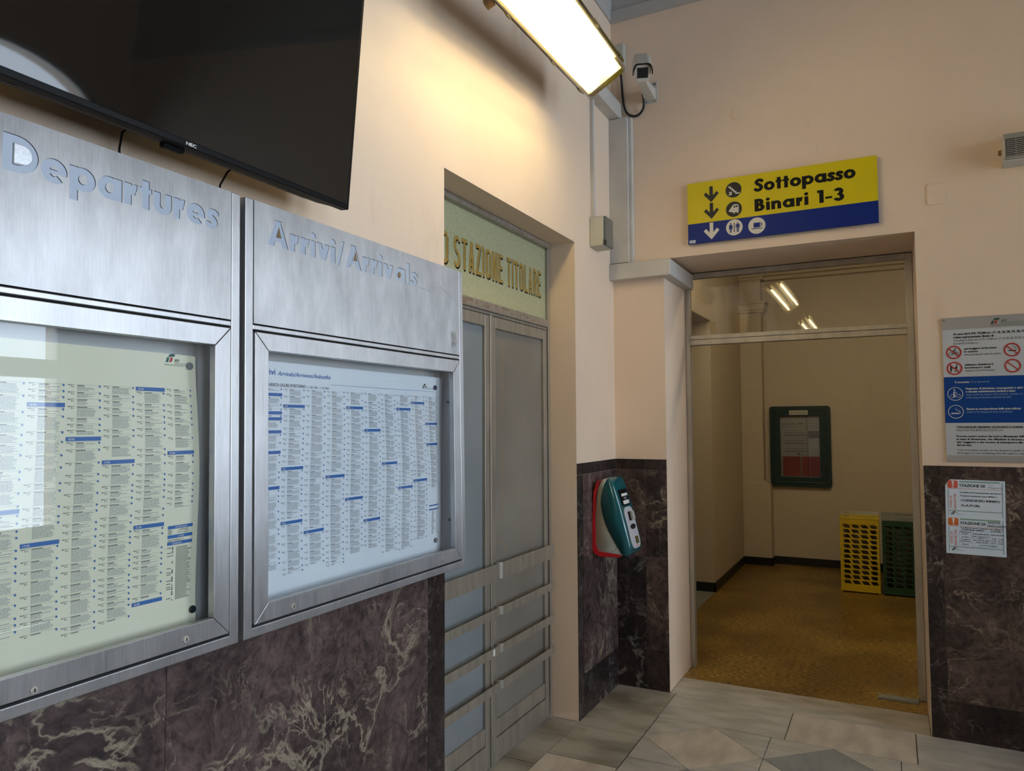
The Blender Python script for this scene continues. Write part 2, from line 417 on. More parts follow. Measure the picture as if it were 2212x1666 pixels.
M['textgrey'] = mat('small_print_grey', (.27, .27, .28), .6)
M['casegrey'] = mottled('light_grey_case', (.66, .66, .67), (.72, .72, .73), 3, .5)
M['trunk'] = mottled('grey_white_trunking', (.47, .45, .42), (.55, .53, .49), 5, .45)
M['boxg'] = mottled('grey_box_plastic', (.42, .42, .36), (.47, .47, .41), 8, .45)
M['smoke'] = mat('smoked_clear_plastic', (.10, .12, .11), .12)
M['sign_y'] = mat('sign_yellow', (.58, .47, .003), .45, 0, 0, .25)
M['sign_b'] = mat('sign_blue', (.002, .018, .17), .45, 0, 0, .15)
M['sign_w'] = mat('sign_white', (.60, .58, .50), .45)
M['cctv'] = mat('camera_grey', (.50, .48, .43), .4)
M['lens'] = mat('dark_camera_window', (.012, .013, .017), .08)
M['teal'] = mat('teal_plastic', (.003, .085, .105), .16, 0, .5)
M['offwhite'] = mat('grey_white_plastic', (.40, .41, .37), .4)
M['red'] = mat('red_plastic', (.42, .012, .018), .35)
M['label'] = mat('pale_label', (.50, .49, .52), .4)
M['redp'] = mat('red_print', (.40, .018, .018), .5)
M['not_w'] = mat('grey_white_notice', (.47, .50, .53), .45)
M['not_s'] = mat('silver_band', (.46, .48, .50), .3, .55)
M['not_b'] = mat('notice_blue', (.003, .045, .22), .5, 0, 0, .2)
M['ltblue'] = mat('pale_blue_print', (.25, .38, .60), .5)
M['lam'] = mat('laminated_sheet', (.66, .76, .88), .3)
M['tealp'] = mat('teal_print', (.22, .36, .38), .5)
M['greenp'] = mat('green_print', (.22, .36, .29), .5)
M['salmon'] = mat('salmon_print', (.62, .11, .07), .5)
M['orange'] = mat('orange_print', (.60, .15, .025), .5)
M['logog'] = mat('logo_green', (.02, .10, .10), .5)
M['dkgreen'] = mat('dark_green_frame', (.004, .028, .026), .35)
M['yellow'] = mat('yellow_bin_paint', (.58, .42, .01), .4)
M['green'] = mat('green_bin_paint', (.006, .045, .014), .4)
M['greyb'] = mat('grey_bin_paint', (.22, .23, .22), .4)
M['whiteb'] = mat('pale_bin_paint', (.50, .49, .42), .4)
M['glass'] = clear('clear_glass')
M['glass1'] = clear('case_glass', (.97, .99, .98), 1.5)
M['bag'] = clear('bin_bag_film', (.55, .55, .52), 2.5, .25)
M['housing'] = mat('lamp_housing', (.36, .34, .27), .4)
M['holder'] = mat('lamp_holder', (.20, .17, .06), .5)
M['pan'] = mat('lamp_reflector', (.85, .83, .75), .4)
M['cover'] = prismatic('prismatic_cover')
M['rim'] = clear('clear_yellowed_rim', (.80, .74, .48), 2.5, .12)
M['cover_side'] = clear('clear_cover_side', (.92, .88, .66), 2.2, .08)
M['tube'] = mat('lit_tube', (.9, .9, .85), .4, emit=TUBE_C, es=TUBE_L)
M['tube2'] = mat('lit_passage_tube', (.9, .9, .85), .4, emit=(1.0, .90, .66), es=21.0)
M['slab_l'] = mottled('pale_floor_marble', (.30, .28, .245), (.45, .42, .375), 3.0, .38, 0, (1.6, 5, 1), .05, 30, .33, .66, 9)
M['slab_p'] = mottled('pinkish_floor_marble', (.36, .31, .26), (.50, .44, .37), 3.0, .36, 0, (4, 1.5, 1), .05, 30, .36, .62, 9)
M['slab_g'] = mottled('grey_floor_marble', (.17, .18, .18), (.25, .26, .255), 4.0, .38, 0, (5, 1.5, 1), .05, 30, .3, .7, 8)
M['slab_d'] = mottled('worn_floor_marble', (.16, .14, .105), (.34, .31, .26), 2.6, .45, 0, (1, 2, 1), .05, 30, .36, .58, 9)
M['grout'] = mat('dark_joint', (.05, .045, .04), .8)
M['skirt'] = mat('black_skirting', (.006, .006, .008), .4)
M['grout2'] = mat('pale_joint', (.22, .19, .16), .8)
def lino():
    m, t, b = nt('yellow_linoleum'); v = coords(t, (2.2, 7, 1))
    r = ramp(t, [(.38, (.055, .026, .004)), (.46, (.22, .125, .017)), (.54, (.33, .195, .032)), (.63, (.48, .34, .11))]); t.links.new(noise(t, v, 15, 3, .6), r.inputs[0])
    d = ramp(t, [(.42, (.6, .55, .5)), (.6, (1, 1, 1))]); t.links.new(noise(t, coords(t), 1.6, 4), d.inputs[0])
    t.links.new(mixc(t, 1.0, r.outputs[0], d.outputs[0], 'MULTIPLY'), b.inputs['Base Color']); b.inputs['Roughness'].default_value = .33
    return m
M['lino'] = lino()

# ================================================================== THE HALL
XL, YE, XR, YB, ZC = -1.53, 4.36, 4.0, -4.5, 4.95
XN, N0, N1, ZN = -1.70, 2.385, 3.722, 2.607      # recess of the station master's door
P0, P1, ZP = -1.206, 0.142, 2.605                # opening in the end wall
YP = 4.93
ZM = 1.38                                        # top of the marble

# walls
mb = MB()
mb.box((XL - .35, YB, 0), (XL, N0, ZC)); mb.box((XL - .35, N1, 0), (XL, YE, ZC)); mb.box((XL - .35, N0, ZN), (XL, N1, ZC))
mb.box((XL - .40, N0 - .2, 0), (XN - .06, N1 + .2, ZN + .1))
struct('wall_left', mb, M['plaster'], 'peach plaster wall with the timetable boards', 'wall')
mb = MB()
mb.box((XL - .35, YE, 0), (P0, YP, ZC)); mb.box((P1, YE, 0), (XR + .3, YP, ZC)); mb.box((P0, YE, ZP), (P1, YP, ZC))
struct('wall_end', mb, M['plaster'], 'peach end wall around the open doorway', 'wall')
struct('wall_back', MB().box((XL - .35, YB - .3, 0), (XR + .3, YB, ZC)), M['plaster'], 'peach wall behind the viewer', 'wall')
struct('ceiling', MB().box((XL - .35, YB - .3, ZC), (XR + .3, YP, ZC + .2)), M['ceil'], 'grey hall ceiling', 'ceiling')
# right wall with three arched window openings
WIN = [(2.55, 4.12), (-.05, 1.52), (-2.65, -1.08)]
def arch(y0, y1, z0, zs, rise, n=14):
    c = (y0 + y1) / 2; hw = (y1 - y0) / 2
    return [(y0, z0), (y1, z0)] + [(c + hw * math.cos(math.pi * i / n), zs + rise * math.sin(math.pi * i / n)) for i in range(n + 1)]
frR = Fr((XR, 0, 0), (0, 1, 0), (0, 0, 1))
vo, tri = cdt([[rect(YB, 0, YE, ZC)]] + [[arch(a, b, .02, 3.50, .38)] for a, b in WIN])
mb = MB(); slab(mb, frR, vo, [t for t, g in tri if g == {0}], .3, 0.0)
struct('wall_right', mb, M['plaster'], 'peach wall with tall arched windows', 'wall')
for i, (a, b) in enumerate(WIN):
    mb = MB()
    t_ = .035
    vo, tri = cdt([[arch(a, b, .02, 3.50, .38)], [arch(a + t_, b - t_, .85, 3.50 - .005, .365)], [rect(a + t_, 2.20, b - t_, 2.37)], [rect((a + b) / 2 - .04, .5, (a + b) / 2 + .04, 2.3)]])
    slab(mb, frR, vo, [t for t, g in tri if 0 in g and (1 not in g or 2 in g or 3 in g)], .12, .05)
    w = struct('window_%d' % (i + 1), mb, M['alu_grey'], 'tall arched window in the right wall, %s' % ('nearest the end wall', 'in the middle', 'furthest from the end wall')[i], 'window')
    g = MB(); flat(g, frR, [arch(a + .02, b - .02, .85, 3.49, .365)], .085); obj('glass_pane', g, M['glass'], w)
    portal('window_portal', (XR + .32, (a + b) / 2, 1.95), 3.8, b - a)

# grey painted band above the cornice line
mb = MB(); mb.box((XL, YB, 4.17), (XL + .012, YE, ZC))
struct('trim_1', mb, M['ceil'], 'grey painted band above the left wall', 'trim')
mb = MB(); mb.box((XL, YE - .012, 4.17), (XR, YE, ZC)); mb.box((XL, YE - .03, 4.165), (XR, YE, 4.235))
struct('trim_2', mb, M['ceil'], 'grey painted band with moulding above the end wall', 'trim')

# marble cladding: individual slabs, 4 mm proud
T_ = .004
def slabs(name, spec, label):
    mb = MB()
    for fr, u0, v0, u1, v1, mi in spec:
        g = .0008; mb.fbox(fr, u0 + g, v0 + g, -.002, u1 - g, v1 - g, T_, mi)
    return struct(name, mb, [M['marble'], M['marble_dark']], label, 'marble cladding')
frL = Fr((XL, 0, 0), (0, 1, 0), (0, 0, 1))                 # faces +X
frE = Fr((0, YE, 0), (1, 0, 0), (0, 0, 1))                 # faces -Y
sp = []
ys = [-4.4, -3.3, -2.2, -1.0, .12, 1.178, 2.272]
for a, b in zip(ys, ys[1:]): sp.append((frL, a, .2, b, 1.32, 0)); sp.append((frL, a, 0, b, .2, 1)); sp.append((frL, a, 1.32, b, ZM, 1))
sp += [(frL, 2.272, .2, N0, 1.32, 1), (frL, 2.272, 0, N0, .2, 1), (frL, 2.272, 1.32, N0, ZM, 1)]
slabs('trim_3', sp, 'dark red veined marble cladding below the timetable boards')
sp = []
for a, b, m_ in ((N1, 3.80, 1), (3.80, YE - .002, 0)):
    sp += [(frL, a, .225, b, 1.315, m_), (frL, a, 0, b, .225, 1), (frL, a, 1.315, b, ZM, 1)]
for a, b, m_ in ((XL + .005, -1.341, 1), (-1.341, P0, 0)):
    sp += [(frE, a, .79, b, 1.315, 0), (frE, a, .235, b, .79, m_), (frE, a, 0, b, .235, 1), (frE, a, 1.315, b, ZM, 1)]
slabs('trim_4', sp, 'dark marble cladding in the corner behind the ticket validator')
sp = []
for a, b in ((P1 + .003, .222), (.222, 1.3), (1.3, 2.4), (2.4, 3.9)):
    sp += [(frE, a, .19, b, 1.375, 1 if b < .3 else 0), (frE, a, 0, b, .19, 1)]
slabs('trim_5', sp, 'dark marble cladding right of the doorway, under the notice')

# floor: stone slabs over dark joints
floor = MB(); floor.box((XL - .2, YB, -.1), (XR, YE + .3, -.004), 0)
gap = .0022
def tile(pts, mi):
    c = Vector((sum(p[0] for p in pts) / len(pts), sum(p[1] for p in pts) / len(pts)))
    q = []
    for p in pts:
        d = (Vector(p) - c); q.append(tuple(Vector(p) - d.normalized() * gap * 1.3))
    if area(q) < 0: q.reverse()
    floor.prism(Fr((0, 0, 0), (1, 0, 0), (0, 1, 0)), q, -.004, 0.0, mi)
xA = -1.172
tile([(P0, YE), (P1, YE), (P1, 4.655), (P0, 4.655)], 1)                               # threshold
xs = [(-1.172, -.52), (-.52, .071), (.071, .95), (.95, 1.9), (1.9, 3.0), (3.0, XR)]
for k, (a, b) in enumerate(xs): tile([(a, 3.98), (b, 3.98), (b, YE), (a, YE)], 1 if k != 1 else 5)
# strip beside the left wall
tile([(XL, 3.69), (xA, 3.69), (xA, YE), (XL, YE)], 4)
tile([(XL, 3.31), (xA, 3.31), (xA, 3.69), (XL, 3.69)], 4)
yy = 3.31
for k in range(9):
    tile([(XL, yy - .85), (xA, yy - .85), (xA, yy), (XL, yy)], (2, 4, 1)[k % 3]); yy -= .85
tile([(XN - .03, N0), (XL, N0), (XL, 3.18), (XN - .03, 3.18)], 4); tile([(XN - .03, 3.18), (XL, 3.18), (XL, N1), (XN - .03, N1)], 4)
# field of squares with diagonal lozenges
px, py = .585, .533
for i in range(-1, 9):
    for j in range(0, 15):
        cx, cy = -.876 + px * i, 3.713 - py * j
        if cy < YB + .3: continue
        x0, x1, y0, y1 = cx - px / 2, cx + px / 2, cy - py / 2, cy + py / 2
        if x0 < xA - .05 or x1 > XR: continue
        tile([(x0, cy), (cx, y0), (x1, cy), (cx, y1)], 2 if (i + j) % 2 == 0 else 3)
        for tri_ in ([(x0, y0), (cx, y0), (x0, cy)], [(x1, y0), (x1, cy), (cx, y0)], [(x1, y1), (cx, y1), (x1, cy)], [(x0, y1), (x0, cy), (cx, y1)]):
            tile(tri_, 1 if (i + j) % 2 == 0 else 1)
o = struct('floor', floor, [M['grout'], M['slab_l'], M['slab_p'], M['slab_g'], M['slab_d'], M['slab_p']], 'pale stone slab floor with lozenge pattern', 'floor')

# ================================================================== PASSAGE BEYOND THE DOORWAY
YK = 8.84; XPL, XPR, ZPC = -1.52, 1.25, 3.42
mb = MB()
mb.box((XPL - .24, YP, 2.585), (XPL, 7.1, ZPC)); mb.box((XPL - .24, 7.1, 0), (XPL, YK, ZPC)); mb.box((XPL - .24, YP, 0), (XPL, 5.05, 2.585))
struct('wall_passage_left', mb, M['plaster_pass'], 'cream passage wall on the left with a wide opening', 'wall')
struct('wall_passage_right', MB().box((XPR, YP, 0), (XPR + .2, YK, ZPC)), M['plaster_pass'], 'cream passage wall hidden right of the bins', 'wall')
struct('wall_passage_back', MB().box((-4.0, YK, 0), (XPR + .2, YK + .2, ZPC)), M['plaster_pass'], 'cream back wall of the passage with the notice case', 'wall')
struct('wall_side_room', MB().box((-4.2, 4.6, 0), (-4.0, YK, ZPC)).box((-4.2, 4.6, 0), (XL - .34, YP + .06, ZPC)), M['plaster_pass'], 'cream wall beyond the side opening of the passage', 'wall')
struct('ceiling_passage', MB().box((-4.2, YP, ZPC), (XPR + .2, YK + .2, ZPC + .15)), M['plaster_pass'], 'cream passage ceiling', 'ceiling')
struct('trim_6', MB().box((XPL, YK - .16, 3.28), (XPR, YK, ZPC)).box((XPL, YK - .08, 3.24), (XPR, YK, 3.28)), M['plaster_pass'], 'cream cornice along the top of the passage back wall', 'trim')
mb = MB()
ya = 8.67
mb.box((XPL, ya, 0), (-1.215, YK, .90)); mb.box((XPL, ya + .01, .94), (-1.285, YK, 2.86))
mb.hexa([(XPL, ya, .90), (-1.215, ya, .90), (-1.215, YK, .90), (XPL, YK, .90), (XPL, ya + .01, .945), (-1.285, ya + .01, .945), (-1.285, YK, .945), (XPL, YK, .945)])
mb.box((XPL, ya - .015, 2.86), (-1.255, YK, 2.89)); mb.box((XPL, ya - .03, 2.89), (-1.235, YK, 2.96)); mb.box((XPL, ya - .045, 2.96), (-1.215, YK, 2.985))
mb.box((XPL, ya + .03, 2.985), (-1.285, YK, 3.24)); mb.box((XPL, ya - .0, 3.24), (-1.25, YK, 3.27)); mb.box((XPL, ya - .03, 3.27), (-1.22, YK, ZPC))
struct('trim_7', mb, M['plaster_pass'], 'cream pilaster with moulded capital in the passage corner', 'pilaster', .004)
mb = MB()
mb.box((XPL, 7.1 - .012, 0), (XPL + .012, ya, .085)); mb.box((XPL - .24, 7.1 - .012, 0), (XPL + .012, 7.1, .085))
struct('baseboard_left', mb, M['skirt'], 'black skirting along the passage pier', 'baseboard')
mb = MB(); mb.box((XPL, ya - .012, 0), (-1.203, ya, .085)); mb.box((-1.215, ya - .012, 0), (-1.203, YK, .085)); mb.box((-1.215, YK - .012, 0), (XPR, YK, .085))
struct('baseboard_back', mb, M['skirt'], 'black skirting along the passage back wall', 'baseboard')
mb = MB(); mb.box((P0 - .31, 4.655, -.1), (XPR, YK, 0), 0); mb.box((-4.0, 4.655, -.1), (P0 - .31, YK, -.001), 1)
struct('floor_passage', mb, [M['lino'], mottled('grey_side_floor', (.24, .23, .20), (.32, .31, .27), 3, .4)], 'mottled yellow linoleum passage floor', 'floor')

# aluminium door frame with transom light in the end-wall opening
d2 = thing('door_2', 'aluminium frame with glazed transom across the doorway', 'door frame', (0, 0, 0), kind='structure')
YF = 4.90
mb = MB(); mb.box((P0 + .001, YF - .03, 0), (P0 + .030, YF + .03, 2.60)); mb.box((P1 - .040, YF - .03, 0), (P1 - .001, YF + .03, 2.60)); mb.box((P0 + .03, YF - .03, 2.568), (P1 - .04, YF + .03, 2.60))
obj('frame', mb, M['alu_grey'], d2, .003)
mb = MB(); mb.box((P0 + .03, YF - .026, 2.155), (P1 - .04, YF + .026, 2.182)); mb.box((P0 + .03, YF - .034, 2.118), (P1 - .04, YF + .03, 2.152)); mb.box((P0 + .03, YF - .02, 2.152), (P1 - .04, YF + .02, 2.155))
obj('transom_bar', mb, M['alu_grey'], d2, .002)
obj('glass_pane', MB().poly([(P0 + .03, YF, 2.18), (P1 - .04, YF, 2.18), (P1 - .04, YF, 2.57), (P0 + .03, YF, 2.57)]), M['glass'], d2)
mb = MB(); mb.box((-.105, 4.80, 0.0005), (.10, 4.865, .012)); mb.box((-.10, 4.81, .012), (.09, 4.855, .014))
tag(obj('floor_plate', mb, M['greyb'], None, .002), 'grey metal floor plate at the foot of the right door post', 'floor plate')

# ================================================================== STATION MASTER'S DOOR IN THE RECESS
d1 = thing('door_1', 'grey double door with push bars in the left wall recess', 'door', kind='structure')
mb = MB()
YM0, YM1 = 3.015, 3.075                                  # centre post
mb.box((XN - .03, N1 - .022, 0), (XN + .016, N1 - .001, ZN - .002)); mb.box((XN - .03, N0 + .001, 0), (XN + .028, N0 + .03, ZN - .002))
mb.box((XN - .03, N0 + .03, 2.580), (XN + .03, N1 - .032, ZN - .002))
mb.box((XN - .03, N0 + .03, 2.135), (XN + .022, N1 - .032, 2.178)); mb.box((XN - .03, N0 + .03, 2.120), (XN + .012, N1 - .032, 2.135))
obj('frame', mb, M['alu'], d1, .003)
frN = Fr((XN, 0, 0), (0, 1, 0), (0, 0, 1))
tp = obj('transom_panel', MB().box((XN - .02, N0 + .03, 2.178), (XN - .002, N1 - .022, 2.580)), M['yglass'], d1)
W1 = 'CAPO STAZIONE TITOLARE'; polys, shad = [], []
cap = .143; adv = lambda c: narrow(c)[1] + .105
for W1, ya_, yb_ in (('CAPO', 2.630 - .205, 2.683), ('STAZIONE', 2.733, 3.192), ('TITOLARE', 3.236, 3.640)):
    sxx = (yb_ - ya_) / ((sum(adv(c) for c in W1) - .105) * cap); x = ya_
    for c in W1:
        for p in narrow(c)[0]:
            polys.append([(x + a * cap * sxx, 2.300 + b * cap) for a, b in p]); shad.append([(x + a * cap * sxx + .004, 2.300 + b * cap - .0075) for a, b in p])
        x += adv(c) * cap * sxx
mb = MB(); flat(mb, frN, shad, -.0014, 1); flat(mb, frN, polys, -.0006, 0)
obj('lettering', mb, [M['gold'], M['ink']], tp)
def door_leaf(y0, y1, pane, left):
    lf = obj('door_leaf', MB(), M['alu'], d1)
    mb = MB(); x0, x1 = XN - .02, XN + .012
    s = .042
    mb.box((x0, y0, .01), (x1, y0 + s, 2.118)); mb.box((x0, y1 - s, .01), (x1, y1, 2.118)); mb.box((x0, y0 + s, 2.062), (x1, y1 - s, 2.118))
    mb.box((x0, y0 + s, .01), (x1, y1 - s, .118)); mb.box((x0, y0 + s, .123), (x1 - .003, y1 - s, .20))
    lf.data = bpy.data.meshes.new('door_leaf'); lf.data.from_pydata(mb.v, [], mb.f); lf.data.materials.append(M['alu'])
    bv = lf.modifiers.new('edge', 'BEVEL'); bv.width = .003; bv.segments = 2; bv.limit_method = 'ANGLE'
    obj('glass_pane', MB().box((XN - .012, y0 + s, .2), (XN - .004, y1 - s, 2.062)), pane, lf)
    for k, (za, zb) in enumerate(((.868, .945), (.700, .740), (.526, .566), (.358, .397))):
        mb = MB(); zb2 = zb
        ya, yb = y0 + .012, y1 + (.02 if left else -.008)
        xo = XN + .052; pts = []
        for i in range(7):
            t = math.pi / 2 * i / 6; pts.append((xo - .03 * (1 - math.sin(t)), ya + .03 * (1 - math.cos(t))))
        pts = [(XN + .008, ya)] + pts + [(xo, yb)]
        inn = [(p[0] - .006, p[1] + (.006 if i < 6 else 0)) for i, p in enumerate(pts)]
        inn[-1] = (xo - .006, yb)
        pl = pts + inn[::-1]
        mb.prism(Fr((0, 0, 0), (1, 0, 0), (0, 1, 0)), pl if area(pl) > 0 else pl[::-1], za, zb2)
        obj('push_bar', mb, M['alu'], lf, .0015)
    return lf
YA = N0 + .032
l1 = door_leaf(YA, 3.030, M['frost'], True); l2 = door_leaf(3.052, N1 - .036, M['dull'], False)
mb = MB(); mb.box((XN - .03, 3.031, .01), (XN + .018, 3.050, 2.12)); obj('centre_post', mb, M['alu'], d1, .004)
mb = MB(); rnd = random.Random(3)
def speck(mb, fr, u, v, su, sv, d, n=9):
    mb.poly([fr(u + su * math.cos(2 * math.pi * i / n) * rnd.uniform(.45, 1), v + sv * math.sin(2 * math.pi * i / n) * rnd.uniform(.45, 1), d) for i in range(n)])
for k in range(34):
    v = 2.0 - k * .026 - (0.12 if k > 14 else 0); speck(mb, frN, 3.185 + rnd.uniform(-.006, .008), v, rnd.uniform(.003, .009) if k > 12 else .008, rnd.uniform(.008, .024), -.0035)
for u, v in ((3.44, 1.62), (3.47, 1.59), (3.32, 1.66), (3.32, 1.25), (3.42, 1.26), (3.15, 1.02), (3.22, .99)): speck(mb, frN, u, v, .012, .014, -.0035)
obj('paint_scrapes', mb, mat('tan_scrape', (.30, .20, .11), .6), l2)
mb = MB()
for k in range(16): speck(mb, frN, 2.60 + .06 * k + rnd.uniform(-.02, .02), 2.158 + rnd.uniform(-.012, .012), rnd.uniform(.008, .03), rnd.uniform(.004, .009), .0225)
for (a_, b_, z_) in ((2.42, 2.86, 2.163), (2.42, 2.80, 2.147)):
    n_ = 14; mb.poly([frN(a_ + (b_ - a_) * i / n_, z_ - .0055 + rnd.uniform(0, .002), .0226) for i in range(n_ + 1)] + [frN(b_ - (b_ - a_) * i / n_, z_ + .0045 + rnd.uniform(0, .002), .0226) for i in range(n_ + 1)])
obj('peeled_paint', mb, mat('brown_peel', (.20, .12, .08), .7), d1)
mb = MB(); mb.fbox(frN, 2.985, .533, .0525, 3.002, .562, .0535); obj('white_sticker', mb, M['bright'], l1)
pk = MB()
for k in range(20): speck(pk, frN, 3.07 + .032 * k, 2.5985 + rnd.uniform(-.004, .004), rnd.uniform(.01, .03), rnd.uniform(.003, .006), .0306)
obj('chipped_paint', pk, mat('pale_chip', (.42, .40, .38), .7), d1)
# two pieces of the skirting where the recess meets the floor need nothing more

# ================================================================== TIMETABLE BOARDS
TH = -.0147
def board(name, y0, y1, title, label, locks):
    E_ = thing(name, label, 'timetable case', (-1.396, 0, 1.081), (0, TH, 0), 'steel timetable cases')
    fb = Fr((0, 0, 0), (0, 1, 0), (0, 0, 1))
    H = 1.088; D = -.100; s = .026
    mb = MB()
    mb.box((D, y0, 0), (0, y0 + s, H)); mb.box((D, y1 - s, 0), (0, y1, H)); mb.box((D, y0 + s, 0), (0, y1 - s, .023)); mb.box((D, y0 + s, .757), (-.001, y1 - s, .770)); mb.box((D, y0 + s, H - .012), (-.004, y1 - s, H - .001))
    obj('housing', mb, M['steel_f'], E_, .002)
    mb = MB(); mb.box((D, y0 + s, .023), (D + .006, y1 - s, .757)); a, b = y0 + s + .012, y1 - s - .012
    mb.box((D, a - .012, .03), (-.018, a, .75)); mb.box((D, b, .03), (-.018, b + .012, .75)); mb.box((D, a, .735), (-.018, b, .75)); mb.box((D, a, .028), (-.018, b, .04))
    mb.box((D + .006, b - .018, .04), (D + .02, b, .735))
    obj('back_panel', mb, M['casegrey'], E_)
    obj('gap_shade_backing', MB().box((D, y0 + s, .770), (-.02, y1 - s, H - .012)), M['blackm'], E_)  # black backing: shade seen in the letter gaps is put into its colour
    # header with cut-out letters and milky inserts
    u0, v0, u1, v1 = y0 + s + .002, .773, y1 - s - .002, H - .001
    gl = []
    for w_, tu, tw in title: gl += run(w_, tu, .9835, .0695, gap=.055, target=tw)
    vo, tri = cdt([[rect(u0, v0, u1, v1)], gl])
    mb = MB(); slab(mb, fb, vo, [t for t, g in tri if g == {0}], 0.0, -.003); hp = obj('header_panel', mb, M['steel'], E_)
    vo, tri = cdt([[[(a_ - .0011, b_ - .0011) for a_, b_ in p] for p in gl]])
    mb = MB(); slab(mb, fb, vo, [t for t, g in tri], -.0007, -.004); obj('lettering', mb, M['acryl'], hp)
    # mitred door frame
    q0, q1, h0, h1, w = y0 + s + .004, y1 - s - .004, .030, .752, .045
    mb = MB(); e = .0005
    for pts in ([(q0, h0), (q1, h0), (q1 - w, h0 + w), (q0 + w, h0 + w)], [(q1, h0), (q1, h1), (q1 - w, h1 - w), (q1 - w, h0 + w)], [(q1, h1), (q0, h1), (q0 + w, h1 - w), (q1 - w, h1 - w)], [(q0, h1), (q0, h0), (q0 + w, h0 + w), (q0 + w, h1 - w)]):
        c = Vector((sum(p[0] for p in pts) / 4, sum(p[1] for p in pts) / 4))
        mb.prism(fb, [tuple(Vector(p) + (c - Vector(p)).normalized() * e * 1.4) for p in pts], -.016, .003)
    dr = obj('door', mb, M['steel_f'], E_, .0012)
    obj('glass_pane', MB().poly([fb(q0 + w - .005, h0 + w - .005, -.008), fb(q1 - w + .005, h0 + w - .005, -.008), fb(q1 - w + .005, h1 - w + .005, -.008), fb(q0 + w - .005, h1 - w + .005, -.008)]), M['glass1'], dr)
    for u, v, r in locks:
        mb = MB(); mb.disc(fb, u, v, r, .003, .006, 18); mb.disc(fb, u, v, r * .62, .006, .0072, 14)
        obj('lock', mb, M['alu_grey'], dr, .0008); m2 = MB(); m2.fbox(fb, u - .0012, v - r * .5, .0072, u + .0012, v + r * .5, .0076); obj('keyhole', m2, M['black'], dr)
    for v in (.60, .17):
        m2 = MB(); m2.disc(Fr((0, b, 0), (1, 0, 0), (0, 0, 1)), -.045, v, .005, .0, .004, 10); obj('catch', m2, M['greyink'], E_)
    return E_, fb, hp
B1, fb, hp1 = board('departures_case', .235, 1.272, (('Partenze/', .300, .412), ('Departures', .728, .476)), 'steel timetable case headed Departures with a yellow timetable, below the television', [(1.122, .047, .0075), (.800, .040, .0065)])
B2, _, hp2 = board('arrivals_case', 1.288, 2.326, (('Arrivi/Arrivals', 1.361, .668),), 'steel timetable case headed Arrivi/Arrivals, beside the recessed door', [(1.448, .047, .0075), (1.802, .038, .004), (2.165, .046, .0065)])
# odd patches on the two headers
mb = MB(); mb.prism(fb, [(.7475, 1.001), (.762, 1.001)] + [(.762 + .0165 * math.cos(t), 1.0185 + .0175 * math.sin(t)) for t in [R(-80 + 16 * i) for i in range(11)]] + [(.7475, 1.036)], .0, .0012); obj('foil_patch', mb, M['foil'], hp1)
for ua in (1.391, 1.700):
    mb = MB(); mb.prism(fb, [(ua, 1.0085), (ua + .0175, 1.0085), (ua + .0095, 1.036)], -.0004, .0006); obj('bare_counter', mb, M['rust'], hp2)
mb = MB(); mb.prism(fb, circ(1.930, 1.0065, .007, .009, 14), -.0004, .0006); obj('bare_counter', mb, M['rust'], hp2)
mb = MB(); sp_ = random.Random(5)
def scrib(pts, w=.0012):
    for p in stroke(pts, w): mb.prism(fb, p if area(p) > 0 else p[::-1], .0002, .0004)
for p in stroke([(2.045, .985), (2.06, .982), (2.075, .985), (2.085, .978), (2.105, .984), (2.12, .981), (2.126, .995), (2.118, 1.0), (2.121, .985)], .0011): mb.poly([fb(a, b, .0003) for a, b in p])
obj('pen_scribble', mb, M['greyink'], hp2); mb = MB()
for p in stroke([(2.165, 1.0), (2.18, 1.005), (2.20, .998), (2.23, .986), (2.265, .975), (2.285, .958), (2.30, .951)], .0011): mb.poly([fb(a, b, .0003) for a, b in p])
obj('pen_scribble', mb, M['greyink'], hp2)
mb = MB(); rnd = random.Random(9)
mb.poly([fb(2.243 + a, .795 + b, .0003) for a, b in ((0, 0), (.012, .006), (.03, .004), (.037, .018), (.036, .04), (.028, .05), (.03, .06), (.012, .058), (0, .062))]); obj('sticker_residue', mb, mottled('grey_residue', (.22, .22, .22), (.34, .34, .34), 60, .6), hp2)

